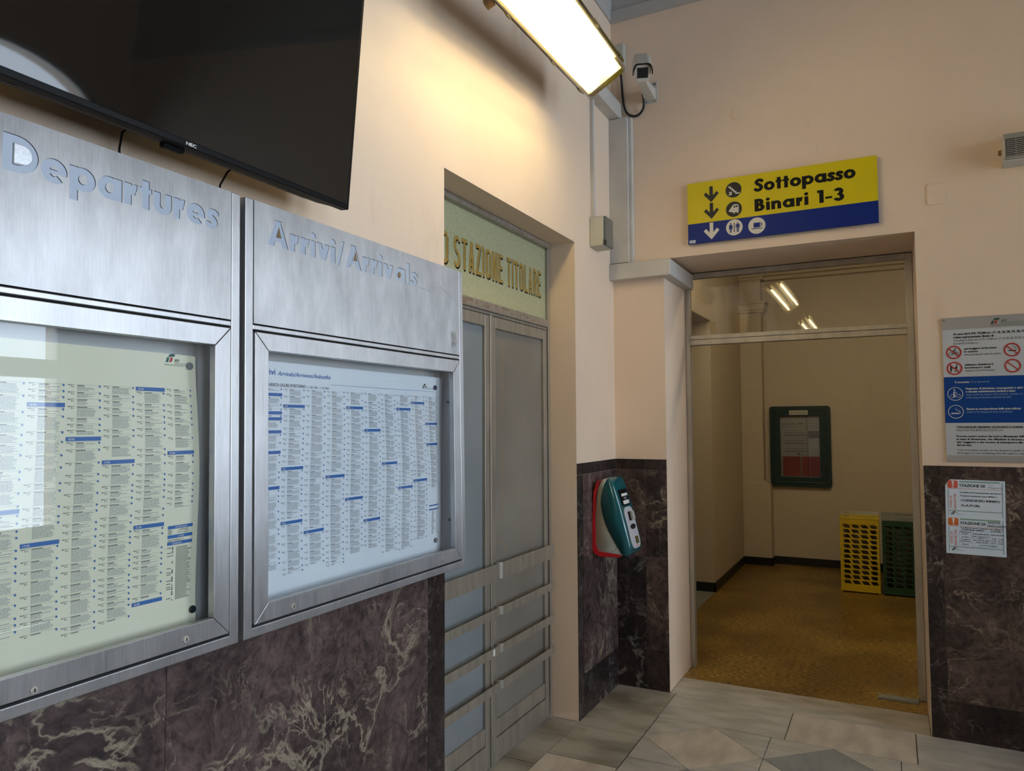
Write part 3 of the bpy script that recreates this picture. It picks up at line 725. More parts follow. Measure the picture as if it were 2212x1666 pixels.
# ---- printed timetables
def timetable(E_, name, label, y0, y1, h0, h1, cols, cw, top, bot, paper, bars, dfun, extra, pad_print, entry_h, inkm):
    po = MB(); nu, nv = 28, 20; k = 0
    for j in range(nv + 1):
        for i in range(nu + 1):
            y = y0 + (y1 - y0) * i / nu; h = h0 + (h1 - h0) * j / nv; po.v.append((dfun(y, h), y, h))
    for j in range(nv):
        for i in range(nu):
            a = j * (nu + 1) + i; po.f.append([a, a + 1, a + nu + 2, a + nu + 1]); po.m.append(0)
    P = obj(name, po, paper, None, 0, True); P.matrix_world = Matrix.Translation((-1.396, 0, 1.081)) @ Euler((0, TH, 0)).to_matrix().to_4x4()
    tag(P, label, 'timetable', 'printed timetables')
    fn = lambda y, h, d=0.0: Vector((dfun(y, h) + d, y, h))
    bk, bl, wt, gy = MB(), MB(), MB(), MB()
    hour = []
    def bar(u0, v0, u1, v1, body, cap_, tu, tv, al='L'):
        m_, t_ = MB(), MB()
        for i in range(8): q(m_, u0 + (u1 - u0) * i / 8, v0, u0 + (u1 - u0) * (i + 1) / 8, v1, .0011)
        if body: text(t_, fn, body, cap_, tu, tv, .0019, .012, align=al)
        hour.append((m_, t_))
    q = lambda m_, u0, v0, u1, v1, d=.0007: m_.poly([fn(u0, v0, d), fn(u1, v0, d), fn(u1, v1, d), fn(u0, v1, d)])
    g = random.Random(hash(name) % 1000 if False else len(name))
    lh = .00235
    for ci, c0 in enumerate(cols):
        h = top; cbars = sorted([b for b in bars if b[0] == ci], key=lambda b: -b[1]); bi = 0
        lim = bot + (g.uniform(0, .03) if ci < len(cols) - 1 else 0)
        stop = extra if (extra and ci == len(cols) - 1) else None
        while h > lim:
            if stop and h < stop[0]: break
            if bi < len(cbars) and h <= cbars[bi][1] + .004:
                hb = cbars[bi][1]; bar(c0 - .002, hb - .0085, c0 + cw, hb, cbars[bi][2], .0042, c0 + .002, hb - .0066)
                h = hb - .0105; bi += 1; continue
            nl = g.choice([3, 3, 4, 4, 8, 9, 11, 6]) if entry_h == 1 else g.choice([3, 4, 7, 9, 6, 5])
            nxt = cbars[bi][1] + .003 if bi < len(cbars) else lim
            # hairline, hour, icon, title, text block, numbered dot
            q(bk, c0 - .001, h - .0003, c0 + cw - .002, h)
            q(bk, c0, h - .0022, c0 + .0045, h - .0008); q(bk, c0 + .006, h - .0026, c0 + .0075, h - .0008); q(bk, c0 + .009, h - .0018, c0 + .012, h - .001)
            q(bk, c0 + .007, h - .0058, c0 + .0085, h - .0036); q(bk, c0 + .0095, h - .0052, c0 + .0125, h - .0042)
            bl.poly([fn(c0 + cw - .003 + .0021 * math.cos(t), h - .0024 + .0024 * math.sin(t), .0008) for t in [math.pi * 2 * i / 8 for i in range(8)]])
            xb = c0 + cw * .27; hh = h - .0012
            q(bk, xb, hh - .0017, xb + g.uniform(.012, .022), hh - .0001); hh -= lh
            small = nl < 5
            for l in range(nl):
                if hh - lh < nxt: break
                x = xb; xe = c0 + cw * (g.uniform(.5, .62) if small and g.random() < .6 else g.uniform(.74, .88))
                while x < xe:
                    wd = g.uniform(.002, .007); q(gy, x, hh - .00115, min(x + wd, xe), hh - .00005, .0006); x += wd + .0008
                hh -= lh
            h = hh - .0016
            if bi < len(cbars) and h < cbars[bi][1] + .006: h = cbars[bi][1] + .004
    pad_print(bk, bl, wt, fn, q, bar)
    pr = MB()
    for mi, src in enumerate((bk, gy, bl, wt)):
        k0 = len(pr.v); pr.v += src.v
        for f_ in src.f: pr.f.append([k0 + i for i in f_]); pr.m.append(mi)
    obj('printed_lettering', pr, [inkm, M['textgrey'], M['blue'], M['bright']], P)
    for m_, t_ in hour:
        hb_ = obj('header_bar', m_, M['blue'], P)
        if t_.v: obj('white_lettering', t_, M['bright'], hb_)
    return P
def smooth01(t): t = max(0, min(1, t)); return t * t * (3 - 2 * t)
def d_dep(y, h):
    a = (y - .26) / .98; t = smooth01((.66 - h) / .3)
    c = smooth01((y - 1.13) / .08) * .006; return -.060 + .016 * t * (a * 2.2 - 1.35) - c + .006 * math.sin(h * 9 + y * 3)
def fs_logo(mf, mr, fn, u, v, s, mi=0):
    """slanted two-part mark: dark upper flag and lower stem, red right stem"""
    k = .32
    def sh(pts): return [(u + (a + k * b) * s, v + b * s) for a, b in pts]
    mf.poly([fn(a, b, .0008) for a, b in sh([(.12, .62), (.42, .62), (.42, .66), (.95, .68), (.95, .95), (.9, 1.0), (.45, 1.0), (.25, .92)])], mi)
    mf.poly([fn(a, b, .0008) for a, b in sh([(0, 0), (.30, 0), (.30, .55), (0, .55)])], mi)
    mr.poly([fn(a, b, .0009) for a, b in sh([(.40, 0), (.62, .02), (.76, .12), (.78, .5), (.74, .57), (.46, .57), (.46, .14)])], mi)
logo_parts = {}
def dep_print(bk, bl, wt, fn, q, bar):
    q(bk, .26, .6508, 1.171, .6517)
    text(bl, fn, 'Partenze', .030, .28, .668, bold=.02); text(bl, fn, 'Departures/Departs/Abfahrt', .017, .45, .668, bold=.015, shear=.25)
    lg, rd = MB(), MB(); fs_logo(lg, rd, fn, 1.112, .664, .020)
    text(lg, fn, 'RFI', .0065, 1.136, .666, .0008, .01, .3); text(lg, fn, 'RETE FERROVIARIA ITALIANA', .0026, 1.136, .6612, .0008, 0, .25, width=.044); text(lg, fn, 'GRUPPO FERROVIE DELLO STATO ITALIANE', .0028, 1.108, .6566, .0008, 0, .25, width=.071)
    logo_parts['dep'] = (lg, rd)
    for hb, tx, c in ((.292, 'ATTENTION', .5), (.271, 'AVVISI', .5), (.2555, 'LEGENDA', .36)):
        bar(1.117, hb - .0075, 1.183, hb, tx, .0038, 1.117 + .066 * c, hb - .0058, 'C')
    for i in range(5): q(bk, 1.118, .2815 - i * .0022, 1.118 + random.uniform(.05, .064), .2826 - i * .0022, .0006)
    for i in range(3): q(bk, 1.118, .2600 - i * .002, 1.118 + random.uniform(.03, .06), .2609 - i * .002, .0006)
    h = .243
    while h > .125:
        q(bk, 1.140, h - .0011, 1.140 + random.uniform(.030, .043), h, .0006)
        if random.random() < .5: q(bk, 1.130, h - .0016, 1.1325, h + .001)
        if random.random() < .14: q(bk, 1.117, h - .0016, 1.128, h)
        h -= .0023
COLS1 = [.285 + .0752 * i for i in range(12)]
BARS1 = [(7, .565, '16.00'), (6, .363, '15.00'), (7, .296, '17.00'), (8, .497, '18.00'), (9, .447, '19.00'), (10, .604, '20.00'), (10, .303, '21.00'), (10, .138, '22.00'), (11, .461, '23.00'), (5, .50, '14.00'), (4, .4, '13.00'), (3, .52, '10.00')]
P1_ = timetable(B1, 'departures_timetable', 'pale yellow printed departures timetable in the case headed Departures', .262, 1.198, .06, .684, COLS1, .0695, .603, .105, M['paper_y'], BARS1, d_dep, (.335, 0), dep_print, 1, mat('faded_black', (.10, .10, .095), .6))
lg, rd = logo_parts['dep']; obj('logo', lg, M['logog'], P1_); obj('logo_red', rd, M['redp'], P1_)
def d_arr(y, h):
    a = (y - 1.3) / .98; t = smooth01((.62 - h) / .4)
    curl = smooth01((y - 2.20) / .09); return -.062 + .012 * t * (a * 1.0 - .6) - curl * .016 * (.4 + t) + .003 * math.sin(h * 11 + y * 5)
def arr_print(bk, bl, wt, fn, q, bar):
    q(bl, 1.31, .6365, 2.222, .6374)
    text(bl, fn, 'Arrivi', .0165, 1.384, .6535, bold=.012, width=.0625); text(bl, fn, 'Arrivals/Arrivees/Ankunfte', .0115, 1.455, .653, bold=.010, shear=.28, width=.212)
    text(bk, fn, 'SANTA MARGHERITA LIGURE-PORTOFINO', .0088, 1.357, .6225, bold=.012, width=.206); text(bk, fn, '15 DIC 2024 - 14 GIU 2025', .0066, 1.571, .6225, width=.088)
    lg, rd = MB(), MB(); fs_logo(lg, rd, fn, 2.150, .6475, .015); text(lg, fn, 'RFI', .0055, 2.166, .650, .0008, .01, .3); q(lg, 2.166, .6485, 2.222, .6493); q(lg, 2.146, .6445, 2.222, .6452)
    logo_parts['arr'] = (lg, rd)
    for hb in (.233, .219): bar(2.172, hb - .0045, 2.24, hb, None, 0, 0, 0)
    h = .212
    while h > .13: q(bk, 2.19, h - .001, 2.19 + random.uniform(.03, .045), h, .0006); h -= .0023
COLS2 = [1.306 + .0861 * i for i in range(11)]
BARS2 = [(1, .605, '0.00'), (1, .556, '5.00'), (1, .54, '5.00'), (1, .505, '6.00'), (1, .45, '6.00'), (1, .355, '7.00'), (2, .575, '8.00'), (2, .404, '9.00'), (2, .257, '10.00'), (3, .222, '11.00'), (4, .371, '12.00'), (5, .575, '13.00'), (5, .298, '14.00'), (6, .505, '15.00'), (6, .224, '15.00'), (7, .397, '16.00'), (8, .575, '17.00'), (9, .598, '18.00'), (8, .312, '18.00'), (10, .452, '20.00'), (9, .33, '21.00'), (10, .525, '22.00')]
P2_ = timetable(B2, 'arrivals_timetable', 'white printed arrivals timetable in the case headed Arrivi/Arrivals', 1.315, 2.285, .045, .690, COLS2, .079, .618, .105, M['paper_w'], BARS2, d_arr, (.30, 0), arr_print, 2, mat('faded_grey', (.15, .15, .17), .6))
lg, rd = logo_parts['arr']; obj('logo', lg, M['ink'], P2_); obj('logo_red', rd, M['greyink'], P2_)
MW = Matrix.Translation((-1.396, 0, 1.081)) @ Euler((0, TH, 0)).to_matrix().to_4x4()
for (y, h, df, m_, lab) in ((1.178, .659, d_dep, 'greyink', 'grey round magnet at the top corner of the yellow timetable'), (1.187, .092, d_dep, 'blackm', 'black magnet at the bottom corner of the yellow timetable'),
                            (2.228, .652, d_arr, 'navy', 'dark blue magnet at the top corner of the white timetable'), (2.214, .105, d_arr, 'greyink', 'dark grey magnet at the bottom corner of the white timetable')):
    if m_ == 'navy' and 'navy' not in M: M['navy'] = mat('navy_plastic', (.02, .03, .09), .4)
    mb = MB(); mb.disc(Fr((df(y, h), y, h), (0, 1, 0), (0, 0, 1)), 0, 0, .0088, .0005, .006, 22)
    o = obj('round_magnet', mb, M[m_], None, .0015); o.matrix_world = MW; tag(o, lab, 'magnet', 'magnets holding the timetables')

# ================================================================== TELEVISION
ti = R(5.0)
tv = thing('television', 'large black wall-mounted television tilted forward above the boards', 'television', (-1.35, 1.606, 2.209))
ft = Fr((0, 0, 0), (0, 1, 0), (math.sin(ti), 0, math.cos(ti)))         # u along +Y, v up, N = out of the screen
TWd, THt = 1.07, .625
mb = MB(); mb.prism(ft, [(-TWd, 0), (0, 0), (0, THt), (-TWd, THt)], -.030, -.0015); obj('bezel', mb, M['black'], tv, .002)
mb = MB(); mb.fbox(ft, -TWd + .011, .014, -.002, -.011, THt - .011, 0.0); obj('screen', mb, M['screen'], tv)
mb = MB(); a_ = [(-TWd + .07, .004), (-.075, .004), (-.075, THt - .03), (-TWd + .07, THt - .03)]; b_ = [(-TWd + .01, .003), (-.01, .003), (-.01, THt - .005), (-TWd + .01, THt - .005)]
mb.hexa([ft(*p, -.058) for p in a_] + [ft(*p, -.030) for p in b_]); obj('back_shell', mb, M['blackm'], tv, .004)
fbm = Fr((0, 0, 0), (0, 1, 0), tuple(ft.N))                                 # underside frame
for c in (-.92, -.17):
    mb = MB()
    for k in range(12): mb.hexa([ft(c - .05 + k * .0088, .0015 + .0012, -.036), ft(c - .0455 + k * .0088, .0027, -.036), ft(c - .0455 + k * .0088, .0052, -.058), ft(c - .05 + k * .0088, .0052, -.058), ft(c - .05 + k * .0088, .0015, -.036), ft(c - .0455 + k * .0088, .0015, -.036), ft(c - .0455 + k * .0088, .004, -.058), ft(c - .05 + k * .0088, .004, -.058)])
    obj('speaker_grille', mb, M['greyink'], tv)
mb = MB(); mb.fbox(ft, -.572, -.008, -.050, -.520, .004, -.030); obj('sensor', mb, M['black'], tv, .004)
mb = MB(); text(mb, ft, 'NEC', .0068, -.542, .0035, .0004, .02, width=.026); obj('logo', mb, M['bright'], tv)
mb = MB(); mb.box((-.180, -.74, .15), (-.165, -.33, .42))
for y in (-.70, -.38): mb.hexa([(-.166, y, .18), (-.166, y + .02, .18), (-.166, y + .02, .40), (-.166, y, .40), (-.062, y, .19), (-.062, y + .02, .19), (-.04, y + .02, .40), (-.04, y, .40)])
obj('wall_mount', mb, M['blackm'], tv)
for (yt, yb, lab) in ((1.000, 1.018, 'thin black cable hanging from the television above the word Departures'), (1.286, 1.280, 'thin black cable hanging from the television above the last letters of Departures')):
    mb = MB(); mb.tube([(-1.43, yt, 2.26), (-1.475, yt, 2.24), (-1.497, (yt + yb) / 2, 2.21), (-1.499, yb, 2.14)], .0026, 8); tag(obj('television_cable', mb, M['black'], None, 0, True), lab, 'cable', 'television cables')

# ================================================================== FLUORESCENT LAMPS
ax = Vector((-.051, .996, .072)).normalized(); cr = Vector((.868, 0, .496)); cr = (cr - ax * cr.dot(ax)).normalized(); nn = ax.cross(cr)
if nn.z > 0: nn = -nn                                                     # nn: out of the lit face, down and to the right
LL, LW = 1.30, .236
def lamp(loc, label):
    L_ = thing('fluorescent_lamp', label, 'lamp', loc, group='fluorescent wall lamps')
    f = Fr((0, 0, 0), cr, -ax)                                             # u across, v towards the viewer
    if f.N.dot(nn) < 0: f = Fr((0, 0, 0), cr, -ax); f.N = -f.N
    h = LW / 2
    # cover: tub with rounded corners
    mb = MB(); rings = []
    for (ins, d) in ((.0, -.055), (.004, -.020), (.010, -.006), (.022, 0.0)):
        rings.append([f(u, v, d) for u, v in rrect(-h + ins, ins, h - ins, LL - ins, max(.026 - ins * .5, .01), 5)])
    n = len(rings[0])
    for r_ in rings: mb.v += [tuple(p) for p in r_]
    for i in range(len(rings) - 1):
        for j in range(n): j2 = (j + 1) % n; mb.f.append([i * n + j, i * n + j2, (i + 1) * n + j2, (i + 1) * n + j]); mb.m.append(0)
    mb.m = [1] * len(mb.f)
    vo, tri = cdt([[rrect(-h + .022, .022, h - .022, LL - .022, .015, 5)], [rect(-h, .072, h, LL - .072)]])
    k = len(mb.v); mb.v += [tuple(f(p.x, p.y, 0.0)) for p in vo]
    for t, g in tri:
        if 0 in g: mb.f.append([k + i for i in t]); mb.m.append(0 if 1 in g else 1)
    obj('cover', mb, [M['cover'], M['cover_side']], L_, 0, True)
    mb = MB()
    vo, tri = cdt([[rrect(-h - .007, -.007, h + .007, LL + .007, .03, 5)], [rrect(-h + .002, .002, h - .002, LL - .002, .025, 5)]])
    slab(mb, f, vo, [t for t, g in tri if g == {0}], -.050, -.064); 
    obj('cover_rim', mb, M['rim'], L_, .002)
    mb = MB()
    a_ = rrect(-h, 0, h, LL, .028, 5); b_ = rrect(-h + .03, .02, h - .03, LL - .02, .02, 5); n = len(a_)
    for pts, d in ((a_, -.060), (a_, -.075), (b_, -.110)): mb.v += [tuple(f(u, v, d)) for u, v in pts]
    for i in range(2):
        for j in range(n): j2 = (j + 1) % n; mb.f.append([i * n + j, (i + 1) * n + j, (i + 1) * n + j2, i * n + j2]); mb.m.append(0)
    mb.f.append([2 * n + j for j in range(n)]); mb.m.append(0)
    obj('housing', mb, M['housing'], L_)
    mb = MB(); mb.poly([f(-h + .012, .085, -.058), f(h - .012, .085, -.058), f(h - .012, LL - .085, -.058), f(-h + .012, LL - .085, -.058)])
    fl_ = MB(); fl_.poly([f(-h + .004, .004, -.0595), f(h - .004, .004, -.0595), f(h - .004, LL - .004, -.0595), f(-h + .004, LL - .004, -.0595)]); obj('tray', fl_, M['holder'], L_)
    mb.prism(f, rect(-.018, .085, .018, LL - .085), -.058, -.036)
    obj('reflector', mb, M['pan'], L_)
    for s in (-1, 1):
        mb = MB(); mb.cyl(f(s * .058, .075, -.034), f(s * .058, LL - .075, -.034), .013, 14); obj('tube', mb, M['tube'], L_, 0, True)
        for v in (.055, LL - .055): mb = MB(); mb.fbox(f, s * .058 - .014, v - .020, -.056, s * .058 + .014, v + .020, -.018); obj('tube_holder', mb, M['holder'], L_)
    for v in (.06, .42, .90, 1.26):
        for s in (-1, 1):
            mb = MB(); mb.fbox(f, s * h - .004 + (.006 if s > 0 else -.006), v, -.072, s * h + .004 + (.006 if s > 0 else -.006), v + .03, -.040); obj('clip', mb, M['rim'], L_, .002)
    for v in (.33, 1.02):
        p = f(-.03, v, -.108); tx_, tz_ = -1.458 - loc[0], 3.565 - loc[2]
        mb = MB(); mb.tube([p, (p.x - .05, p.y, p.z + .10), (tx_ + .006, p.y, tz_)], .011, 8); mb.box((tx_ + .0005, p.y - .03, tz_ - .04), (tx_ + .006, p.y + .03, tz_ + .04)); obj('bracket', mb, M['housing'], L_)
    mb = MB(); q = f(-h - .012, 1.0, -.085); mb.cyl(q, (q.x - .03, q.y, q.z - .012), .02, 12); obj('hanger_hook', mb, M['rust'], L_)
    return L_
lp = lamp((-1.185, 3.35, 3.26), 'lit twin-tube fluorescent lamp on the left wall, nearest the end wall')
lp2 = copy_tree(lp); lp2.location = (-1.10, 1.25, 3.12); lp2['label'] = 'second fluorescent lamp of the row, reflected high in the transom glass'
lp3 = copy_tree(lp); lp3.location = (-1.10, -1.95, 3.12); lp3['label'] = 'third fluorescent lamp of the row, reflected low in the transom glass'

# unseen ceiling lamps: first inferred from how light falls, second added to brighten passage
for cx_, lab in ((-.85, 'lit ceiling lamp of the passage, above the side opening'), (.55, 'added unseen ceiling lamp brightening the passage, on the side of the bins')):
    pl_ = thing('ceiling_lamp', lab, 'lamp', (cx_, 5.75, ZPC), group='passage ceiling lamps')
    obj('base', MB().box((-.62, -.08, -.04), (.62, .08, 0)), M['housing'], pl_, .004)
    for y in (-.045, .045):
        mb = MB(); mb.cyl((-.59, y, -.062), (.59, y, -.062), .013, 14); obj('tube', mb, M['tube2'], pl_, 0, True)
    for x in (-.6, .6): obj('tube_holder', MB().box((x - .012, -.065, -.08), (x + .012, .065, -.04)), M['bright'], pl_)

# ================================================================== TRUNKING, BOXES
tag(obj('cable_trunking', MB().box((XL, 4.303, 2.595), (-1.408, YE, 3.515)).box((-1.408, 4.325, 2.595), (-1.388, YE, 3.515)), M['trunk'], None, .003), 'vertical grey-white cable trunking in the corner above the marble', 'trunking', 'grey cable trunking')
tag(obj('cable_trunking', MB().box((XL, .6, 3.518), (-1.458, YE - .001, 3.62)), M['trunk'], None, .003), 'horizontal cable trunking along the left wall behind the lamp', 'trunking', 'grey cable trunking')
tag(obj('cable_trunking', MB().box((XL, 4.283, 2.490), (-1.147, YE, 2.588)).box((P0, YE, 2.490), (-1.147, 4.868, 2.588)), M['trunk'], None, .003), 'grey trunking turning the corner into the doorway, left of the sign', 'trunking', 'grey cable trunking')
sb = thing('switch_box', 'grey plastic switch box with smoked front in the corner', 'switch box', (XL, 3.95, 2.62))
mb = MB(); mb.box((0, 0, .01), (.085, .145, .185)); obj('body', mb, M['boxg'], sb, .006)
frS = Fr((0, 0, 0), (1, 0, 0), (0, 0, 1))
mb = MB()
vo, tri = cdt([stroke([(.083, .176), (.052, .135), (.045, .125), (.045, .07), (.052, .06), (.083, .016)], .005) + [circ(.022, v, .009, None, 16) for v in (.075, .12)]])
slab(mb, frS, vo, [t for t, g in tri], .0018, -.001, 0, False)
obj('embossing', mb, M['boxg'], sb)
mb = MB(); mb.box((.085, .006, .012), (.098, .14, .183)); obj('lid', mb, M['smoke'], sb, .005)
mb = MB(); mb.box((.088, -.002, .012), (.1, .02, .04)); obj('latch', mb, M['blackm'], sb, .003)
tag(obj('conduit', MB().box((XL, 3.972, 2.80), (XL + .022, 3.998, 3.517)), M['trunk'], None, .002), 'thin white conduit rising from the switch box to the trunking', 'conduit')
tag(obj('junction_box', MB().box((-1.488, YE - .05, 3.83), (-1.43, YE, 4.0)), M['boxg'], None, .004), 'small grey junction box on the end wall beside the lamp end', 'junction box')
# painted-over cover plates
frP = Fr((0, YE, 0), (1, 0, 0), (0, 0, 1))
mb = MB(); mb.prism(frP, rrect(.203, 2.735, .304, 2.845, .014), 0, .0035)
cp = obj('cover_plate', mb, M['plaster'], None, .0015); tag(cp, 'square painted-over cover plate right of the direction sign', 'cover plate', 'painted cover plates')
for u in (.217, .290):
    for v in (2.75, 2.83): mb = MB(); mb.disc(frP, u, v, .0035, .0035, .0042, 10); obj('screw', mb, M['plaster'], cp)
mb = MB(); mb.prism(frP, circ(-.747, 3.418, .036, None, 32), 0, .003); tag(obj('cover_plate', mb, M['plaster'], None, .001), 'round painted-over cover plate above the direction sign', 'cover plate', 'painted cover plates')

# ================================================================== SECURITY CAMERA
sc = thing('security_camera', 'grey security camera on a wall bracket beside the lamp end', 'camera', (-1.27, YE, 3.655))
f_ = Vector((.24, -.70, -.66)).normalized(); s_ = Vector((0, 0, 1)).cross(f_).normalized() ; u_ = f_.cross(s_)
c0 = Vector((-1.203, 3.97, 3.600)) - Vector((-1.27, YE, 3.655))
fc = Fr(tuple(c0), tuple(s_), tuple(u_))                                   # N = f_
def oct_(w, h, top, bot): return [(-w * bot, -h), (w * bot, -h), (w, -h * .25), (w, h * .35), (w * top, h), (-w * top, h), (-w, h * .35), (-w, -h * .25)]
mb = MB(); mb.prism(fc, oct_(.047, .050, .72, .62), -.22, 0); obj('body', mb, M['cctv'], sc, .006)
mb = MB(); mb.prism(fc, rect(-.031, -.026, .031, .032), -.001, .002); obj('front_window', mb, M['lens'], sc, .001)
hd = [(-.056, -.004), (-.055, .018), (-.051, .035), (-.043, .050), (-.030, .056), (.030, .056), (.043, .050), (.051, .035), (.055, .018), (.056, -.004)]; hi = [(a * .93, b * .92 - .0005) for a, b in hd]
mb = MB(); mb.prism(fc, hd + hi[::-1], -.20, .012); obj('sun_hood', mb, M['cctv'], sc, .001)
mb = MB(); hk = [(a * 1.03, b * 1.03) for a, b in hd]; mb.prism(fc, hk + hi[::-1], .010, .017); obj('hood_trim', mb, M['black'], sc)
mb = MB(); mb.prism(Fr((0, 0, 0), (1, 0, 0), (0, 0, 1)), rect(-.042, -.065, .042, .065), 0, .008); obj('wall_plate', mb, M['cctv'], sc, .002)
for u in (-.028, .028):
    for v in (-.05, .05): mb = MB(); mb.disc(Fr((0, 0, 0), (1, 0, 0), (0, 0, 1)), u, v, .008, .008, .014, 10); obj('bolt', mb, M['greyink'], sc)
nk = fc(0, -.05, -.11)
mb = MB(); mb.hexa([(-.038, -.008, -.055), (.034, -.008, -.055), (.034, -.008, .02), (-.03, -.008, .03), (nk.x - .022, nk.y, nk.z - .03), (nk.x + .022, nk.y, nk.z - .03), (nk.x + .022, nk.y, nk.z - .012), (nk.x - .022, nk.y, nk.z - .012)]); obj('bracket_arm', mb, M['cctv'], sc, .004)
mb = MB(); mb.tube([(nk.x, nk.y, nk.z - .02), tuple(nk + u_ * .012)], .018, 14); obj('swivel', mb, M['cctv'], sc, .002)
mb = MB(); pts = [(-.035, -.06, -.02), (-.03, -.055, -.06), (-.04, -.035, -.10), (-.075, -.02, -.128), (-.115, -.02, -.128), (-.155, -.02, -.095), (-.175, -.02, -.02), (-.183, -.02, .10), (-.188, -.03, .19)]
P_ = [Vector(p) for p in pts]; Q = []
for i in range(len(P_) - 1):
    p0, p1, p2, p3 = P_[max(i - 1, 0)], P_[i], P_[i + 1], P_[min(i + 2, len(P_) - 1)]
    for k in range(5):
        t = k / 5; Q.append(0.5 * ((2 * p1) + (p2 - p0) * t + (2 * p0 - 5 * p1 + 4 * p2 - p3) * t * t + (3 * p1 - p0 - 3 * p2 + p3) * t ** 3))
mb.tube(Q + [P_[-1]], .0075, 8); obj('cable', mb, M['blackm'], sc, 0, True)

# ================================================================== DIRECTION SIGN
sg = thing('direction_sign', 'yellow and blue direction sign reading Sottopasso Binari 1-3 above the doorway', 'sign', (0, 4.330, 0))
fs = Fr((0, 0, 0), (1, 0, 0), (0, 0, 1))
U0, U1, V0, V1, VM = -1.046, -.024, 2.668, 3.035, 2.788
mb = MB(); mb.fbox(fs, U0, V0, -.012, U1, VM, 0, 1); mb.fbox(fs, U0, VM, -.012, U1, V1, 0, 0); obj('panel', mb, [M['sign_y'], M['sign_b']], sg)
for u in (U0 + .1, U1 - .16): mb = MB(); mb.fbox(fs, u, V0 + .05, -.030, u + .06, V1 - .05, -.012); obj('spacer', mb, M['alu_grey'], sg)
mb = MB(); flat(mb, fs, run('Sottopasso', -.659, 2.929, .0745, gap=.05, w=.25, target=.529), .0008); flat(mb, fs, run('Binari 1-3', -.660, 2.814, .0725, gap=.09, w=.25, target=.470), .0008); obj('lettering', mb, M['ink'], sg)
def arrow(cu, cv, s):
    w = .21 * s; return [[(cu - w / 2, cv + .5 * s), (cu - w / 2, cv - .3 * s), (cu + w / 2, cv - .3 * s), (cu + w / 2, cv + .5 * s)],
        [(cu, cv - .5 * s), (cu + .46 * s, cv + .02 * s), (cu + .32 * s, cv + .16 * s), (cu, cv - .20 * s), (cu - .32 * s, cv + .16 * s), (cu - .46 * s, cv + .02 * s)]]
mb = MB(); flat(mb, fs, arrow(-.905, 2.953, .096) + arrow(-.905, 2.853, .096), .0008); obj('down_arrow', mb, M['darkgrey'], sg)
mb = MB(); flat(mb, fs, arrow(-.907, 2.733, .10), .0008); obj('down_arrow', mb, M['sign_w'], sg)
def disc_sym(cu, cv, r, mdisc, msym, polys, name='pictogram', dark=None):
    mb = MB(); flat(mb, fs, [circ(cu, cv, r, None, 40)], .0008); o = obj(name, mb, mdisc, sg)
    mb = MB(); flat(mb, fs, [[(cu + a * r, cv + b * r) for a, b in p] for p in polys], .0016, 0)
    if dark: flat(mb, fs, [[(cu + a * r, cv + b * r) for a, b in p] for p in dark], .0022, 1)
    obj('symbol', mb, [msym, mdisc], o)
st = [(-.66, .42), (-.38, .42)]
x_, y_ = -.38, .42
for k in range(4): y_ -= .23; st.append((x_, y_)); x_ += .22; st.append((x_, y_))
st[-1] = (.74, st[-1][1])
disc_sym(-.776, 2.960, .0455, M['darkgrey'], M['sign_w'], stroke(st, .15, False) + stroke([(-.55, -.22), (-.30, -.52)], .13, False) + stroke([(-.62, -.58), (-.26, -.58)], .13, False) + stroke([(-.29, -.20), (-.29, -.58)], .13, False))
disc_sym(-.776, 2.845, .0455, M['darkgrey'], M['sign_w'], [[(-.68, -.22), (-.2, .45), (-.1, .56), (.05, .62), (.45, .58), (.56, .5), (.6, .2), (.6, -.3), (.55, -.42), (.3, -.45), (-.1, -.42)]] + stroke([(-.02, -.4), (.02, -.62)], .09, False) + stroke([(.42, -.4), (.55, -.62)], .09, False),
         dark=[[(-.06, .20), (.18, .22), (.17, .44), (-.02, .42)], [(.22, .22), (.5, .22), (.45, .44), (.23, .45)], circ(.02, -.16, .05, None, 10), circ(.44, -.16, .05, None, 10)])
man = lambda x: [circ(x, .5, .09, None, 14), rect(x - .14, -.02, x + .14, .38), rect(x - .12, -.62, x - .02, 0), rect(x + .02, -.62, x + .12, 0), rect(x - .24, -.1, x - .17, .38), rect(x + .17, -.1, x + .24, .38), rect(x - .24, .3, x + .24, .38)]
wom = lambda x: [circ(x, .5, .09, None, 14), [(x - .1, .38), (x + .1, .38), (x + .2, -.2), (x - .2, -.2)], rect(x - .1, -.62, x - .02, -.15), rect(x + .02, -.62, x + .1, -.15), leg(x - .27, .0, x - .13, .38, .07), leg(x + .2, .0, x + .06, .38, .07)]
disc_sym(-.776, 2.7375, .047, M['sign_w'], M['sign_b'], wom(-.42) + man(.42) + [rect(-.045, -.58, .045, .58)])
disc_sym(-.650, 2.7315, .0475, M['sign_w'], M['sign_b'], [rect(-.38, -.22, .36, .36), rect(-.66, -.40, .66, -.31)] + ring(.36, .12, .26, .22, .09, -90, 90))
mb = MB(); flat(mb, fs, [rect(-1.038, 2.6725, -1.002, 2.690)], .0008); o = obj('maker_sticker', mb, M['bright'], sg)
mb = MB(); flat(mb, fs, [rect(-1.023, 2.6735, -1.017, 2.689), rect(-1.036, 2.6775, -1.025, 2.6845), rect(-1.015, 2.6775, -1.004, 2.6845)], .0014); obj('print', mb, M['ltblue'], o)

